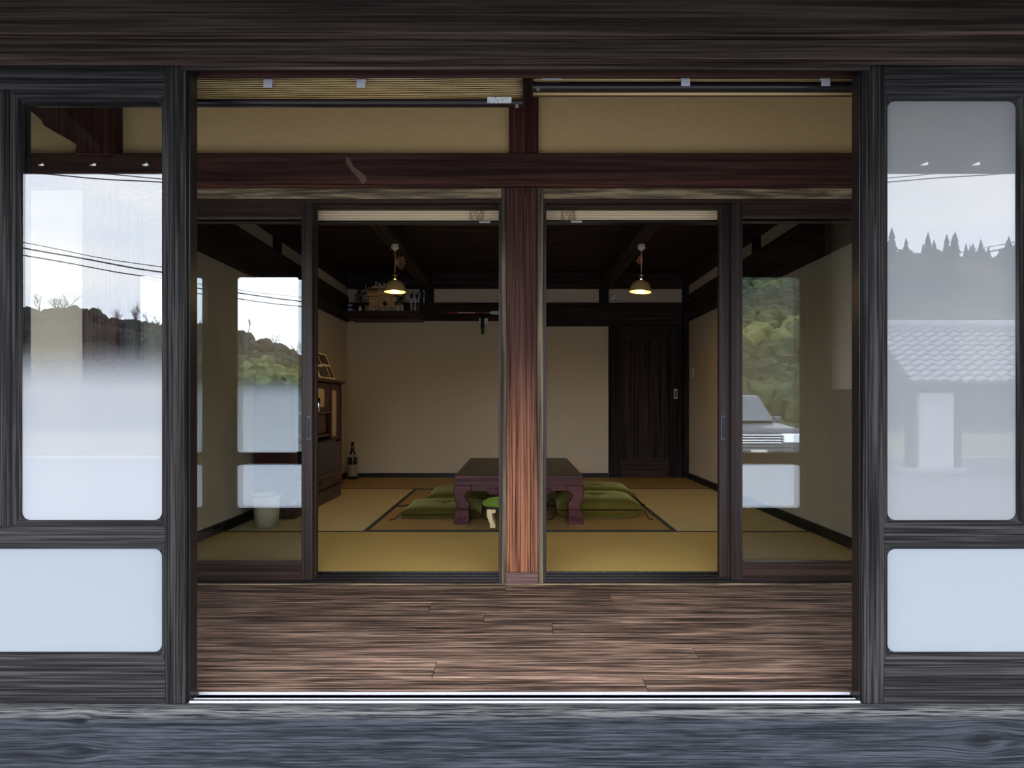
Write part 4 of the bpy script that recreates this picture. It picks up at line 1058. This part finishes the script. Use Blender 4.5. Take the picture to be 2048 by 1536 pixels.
for i in range(5200):
    y = rnd.uniform(-33, -80); x = rnd.uniform(-1.15, 1.15) * (-y + 8)
    if rnd.random() < .2: x = abs(x)
    r = rnd.uniform(.4, 1.35); z = hill(x, y) + r * .3
    b = len(m.v)
    for p in iv:
        k = r * rnd.uniform(.7, 1.15); m.v.append((x + p.x * k, y + p.y * k, z + p.z * k * 1.15))
    m.f += [[b + q for q in f] for f in if_]
tag(obj('hillside_forest', m, 'forest'), 'dense bushy woodland covering the hill', 'forest', kind='stuff')
m = MB()
for i in range(150):
    x = rnd.uniform(18, 92); y = -76 + rnd.uniform(-4, 3); z = hill(x, y); h_ = rnd.uniform(1.6, 4.2)
    for k in range(5):
        r = (.34 - .055 * k) * h_ * .75; a0 = z + h_ * (.05 + .18 * k)
        b = len(m.v)
        for q in range(7):
            t = q * 2 * math.pi / 7 + k; rr = r * rnd.uniform(.8, 1.15)
            m.v.append((x + rr * math.cos(t), y + rr * math.sin(t), a0))
        m.v.append((x, y, a0 + h_ * .33))
        for q in range(7): m.f.append([b + q, b + (q + 1) % 7, b + 7])
tag(obj('ridge_treeline', m, 'conifer_green'), 'dark pointed conifers along the ridge', 'treeline', kind='stuff')
m = MB()
def branch(p, d, l, r, depth):
    e = p + d * l
    m.tube([p, e], [r, r * .6], 4)
    if depth:
        for _ in range(3):
            q = (d + Vector((rnd.uniform(-.8, .8), rnd.uniform(-.5, .5), rnd.uniform(-.1, .6)))).normalized()
            branch(p + d * l * rnd.uniform(.6, 1), q, l * rnd.uniform(.5, .75), r * .5, depth - 1)
for i in range(60):
    x = rnd.uniform(-75, -22); y = -76 + rnd.uniform(-3, 3)
    branch(Vector((x, y, hill(x, y))), Vector((rnd.uniform(-.15, .15), 0, 1)).normalized(), rnd.uniform(.9, 1.7), .10, 4)
tag(obj('bare_treeline', m, 'bark_grey'), 'bare winter trees along the lower ridge', 'treeline', kind='stuff')
# utility poles and cables
for s, lb in ((-1, 'grey utility pole far along the road, clear-pane side'), (1, 'grey utility pole far along the road, milky-pane side')):
    p = empty('utility_pole', (s * 19, -12, GZ), lb, 'utility pole')
    obj('pole_shaft', MB().tube([(s * 19, -12, GZ), (s * 19, -12, 8.5)], [.16, .11], 12), 'pole_concrete', p, 0, True)
    bx('cross_arm', s * 19 - .06, s * 19 + .06, -12.9, -11.1, 7.6, 7.7, 'pole_concrete', p)
    for y in (-12.8, -12.3, -11.2): obj('insulator', MB().lathe([(0, 0), (.05, 0), (.04, .14), (0, .14)], (s * 19, y, 7.7), 10), 'ceramic_white', p)
for k, (h0, q, y, r, lb) in enumerate(((2.50, .0088, -11.78, .018, 'lower thick black cable over the yard'), (2.36, .0085, -11.74, .014, 'lower thin black cable over the yard'),
                                     (2.58, .0090, -11.70, .009, 'thin black messenger cable beside the thick one'), (5.15, .0035, -12.3, .014, 'upper black power cable over the yard'), (4.85, .0042, -11.2, .010, 'upper thin power cable over the yard'))):
    pts = [(x, y, H + h0 + q * x * x + .012 * math.sin(x * 2.3 + k)) for x in [-19 + i * .5 for i in range(77)]]
    tag(obj('power_cable', MB().tube(pts, r, 6), 'wire_black', None, 0, True), lb, 'cable', 'cables between the utility poles')
# parked car
cx0, cx1, cf = 3.78, 5.56, -6.9
cxm = (cx0 + cx1) / 2
sv = empty('suv', (cxm, cf - 2.1, GZ), 'dark blue-grey boxy car parked in the yard', 'car')
g = lambda h_: GZ + h_
obj('car_body', MB().prism([(cf, g(.32)), (cf + .04, g(.55)), (cf, g(.95)), (cf - .12, g(1.03)), (cf - 1.15, g(1.12)), (cf - 4.1, g(1.10)), (cf - 4.2, g(.9)), (cf - 4.2, g(.35))], 'x', cx0, cx1), 'car_paint', sv, .06, seg=3)
def cabin(inset, y0, y1, y2, y3, zb, zt, tin):
    return [(cx0 + inset, y0, zb), (cx1 - inset, y0, zb), (cx0 + inset, y3, zb), (cx1 - inset, y3, zb), (cx0 + tin, y1, zt), (cx1 - tin, y1, zt), (cx0 + tin, y2, zt), (cx1 - tin, y2, zt)]
obj('cabin', MB().hexa(cabin(.05, cf - 1.05, cf - 1.75, cf - 3.9, cf - 4.15, g(1.08), g(1.70), .20)), 'car_paint', sv, .05, seg=3)
def quad(pts, th, mat, name, n):
    n = Vector(n); m = MB(); m.hexa([*(Vector(p) for p in pts), *(Vector(p) + n * th for p in pts)]); return obj(name, m, mat, sv)
wy0, wz0, wy1, wz1 = cf - 1.085, g(1.13), cf - 1.685, g(1.66)
quad([(cx0 + .13, wy0, wz0), (cx1 - .13, wy0, wz0), (cx0 + .26, wy1, wz1), (cx1 - .26, wy1, wz1)], .03, 'car_glass', 'windscreen', (0, .66, .75))
for s, xa, xb_ in ((-1, cx0 + .055, cx0 + .185), (1, cx1 - .055, cx1 - .185)):
    quad([(xa, cf - 1.45, g(1.15)), (xa, cf - 2.5, g(1.15)), (xb_, cf - 1.9, g(1.62)), (xb_, cf - 2.5, g(1.62))], .015, 'car_glass', 'side_window', (s, 0, .2))
    quad([(xa, cf - 2.6, g(1.15)), (xa, cf - 3.6, g(1.15)), (xb_, cf - 2.6, g(1.62)), (xb_, cf - 3.5, g(1.62))], .015, 'car_glass', 'side_window', (s, 0, .2))
    xo = cx1 if s > 0 else cx0
    bx('wing_mirror', *sorted((xo - s * .02, xo + s * .16)), cf - 1.45, cf - 1.35, g(1.1), g(1.24), 'car_paint', sv, .03)
    for yy in (cf - .85, cf - 3.4):
        RY = Matrix.Rotation(math.pi / 2, 3, 'Y')
        wh = obj('wheel', MB().lathe([(0, -.11), (.30, -.11), (.34, -.08), (.34, .08), (.30, .11), (0, .11)], (xo - s * .10, yy, g(.34)), 24, RY), 'car_black', sv, 0, True)
        obj('wheel_rim', MB().lathe([(0, -.116), (.22, -.116), (.22, .116), (0, .116)], (xo - s * .10, yy, g(.34)), 16, RY), 'car_chrome', wh)
    hl = bx('headlight', *sorted((xo - s * .06, xo - s * .42)), cf - .02, cf + .055, g(.74), g(.93), 'car_chrome', sv, .03)
    bx('headlight_lens', *sorted((xo - s * .09, xo - s * .39)), cf + .05, cf + .065, g(.76), g(.91), 'lamp_glass', hl, .01)
bx('grille', cxm - .46, cxm + .46, cf - .01, cf + .05, g(.72), g(.93), 'car_black', sv, .02)
for k in range(4): bx('grille_bar', cxm - .46, cxm + .46, cf + .045, cf + .065, g(.745 + .05 * k), g(.762 + .05 * k), 'car_chrome', sv)
bx('bumper', cx0 + .02, cx1 - .02, cf - .05, cf + .11, g(.38), g(.66), 'car_paint', sv, .05)
bx('licence_plate', cxm - .16, cxm + .16, cf + .105, cf + .12, g(.46), g(.62), 'switch_white', sv, .005)
bx('roof_rail', cx0 + .25, cx0 + .29, cf - 3.7, cf - 1.9, g(1.70), g(1.75), 'car_black', sv, .01)
bx('roof_rail', cx1 - .29, cx1 - .25, cf - 3.7, cf - 1.9, g(1.70), g(1.75), 'car_black', sv, .01)
# small tile-roofed shelter
sx0, sx1, sy0, sy1 = 8.3, 15.7, -10.4, -12.7
ob = empty('tiled_shelter', (10, -12.2, GZ), 'small open shelter with white wall and grey tiled roof across the yard', 'shelter')
bx('plaster_wall', 8.75, 9.5, sy0 - .35, sy0 - .2, GZ, GZ + 1.85, 'outer_plaster', ob)
for x in (8.6, 9.6, 14.6):
    bx('shelter_post', x - .08, x + .08, sy0 - .36, sy0 - .2, GZ, GZ + 1.9, 'eave_wood', ob, .01)
for x in (8.6, 14.6): bx('shelter_post', x - .08, x + .08, sy1 + .2, sy1 + .36, GZ, GZ + 1.9, 'eave_wood', ob, .01)
bx('eave_beam', 8.3, 15.4, sy0 - .38, sy0 - .18, GZ + 1.75, GZ + 1.95, 'eave_wood', ob, .01)
bx('stone_plinth', 8.4, 9.8, sy0 - .42, sy0 - .12, GZ, GZ + .12, 'concrete', ob, .02)
zr0, zr1 = GZ + 1.95, GZ + 3.25
ym = (sy0 + sy1) / 2
for s, ya_, yb_ in ((1, sy0 + .35, ym), (-1, sy1 - .35, ym)):
    nr = 11
    for k in range(nr):
        u0, u1 = k / nr, (k + 1.12) / nr
        def f(u, v, u0=u0, u1=u1, ya_=ya_, yb_=yb_):
            q = u0 + (u1 - u0) * v; xx = sx0 + (sx1 - sx0) * u
            wv = .035 * math.sin(xx * 2 * math.pi / .27)
            return (xx, ya_ + (yb_ - ya_) * q, zr0 + (zr1 - zr0) * q + wv + .05 * (1 - v))
        obj('roof_tile_course', MB().grid(f, 110, 1), 'roof_tile', ob, 0, True).modifiers.new('thickness', 'SOLIDIFY').thickness = .025
obj('roof_ridge', MB().tube([(sx0 + .1, ym, zr1 + .08), (sx1 - .1, ym, zr1 + .08)], .13, 10), 'roof_tile', ob, 0, True)
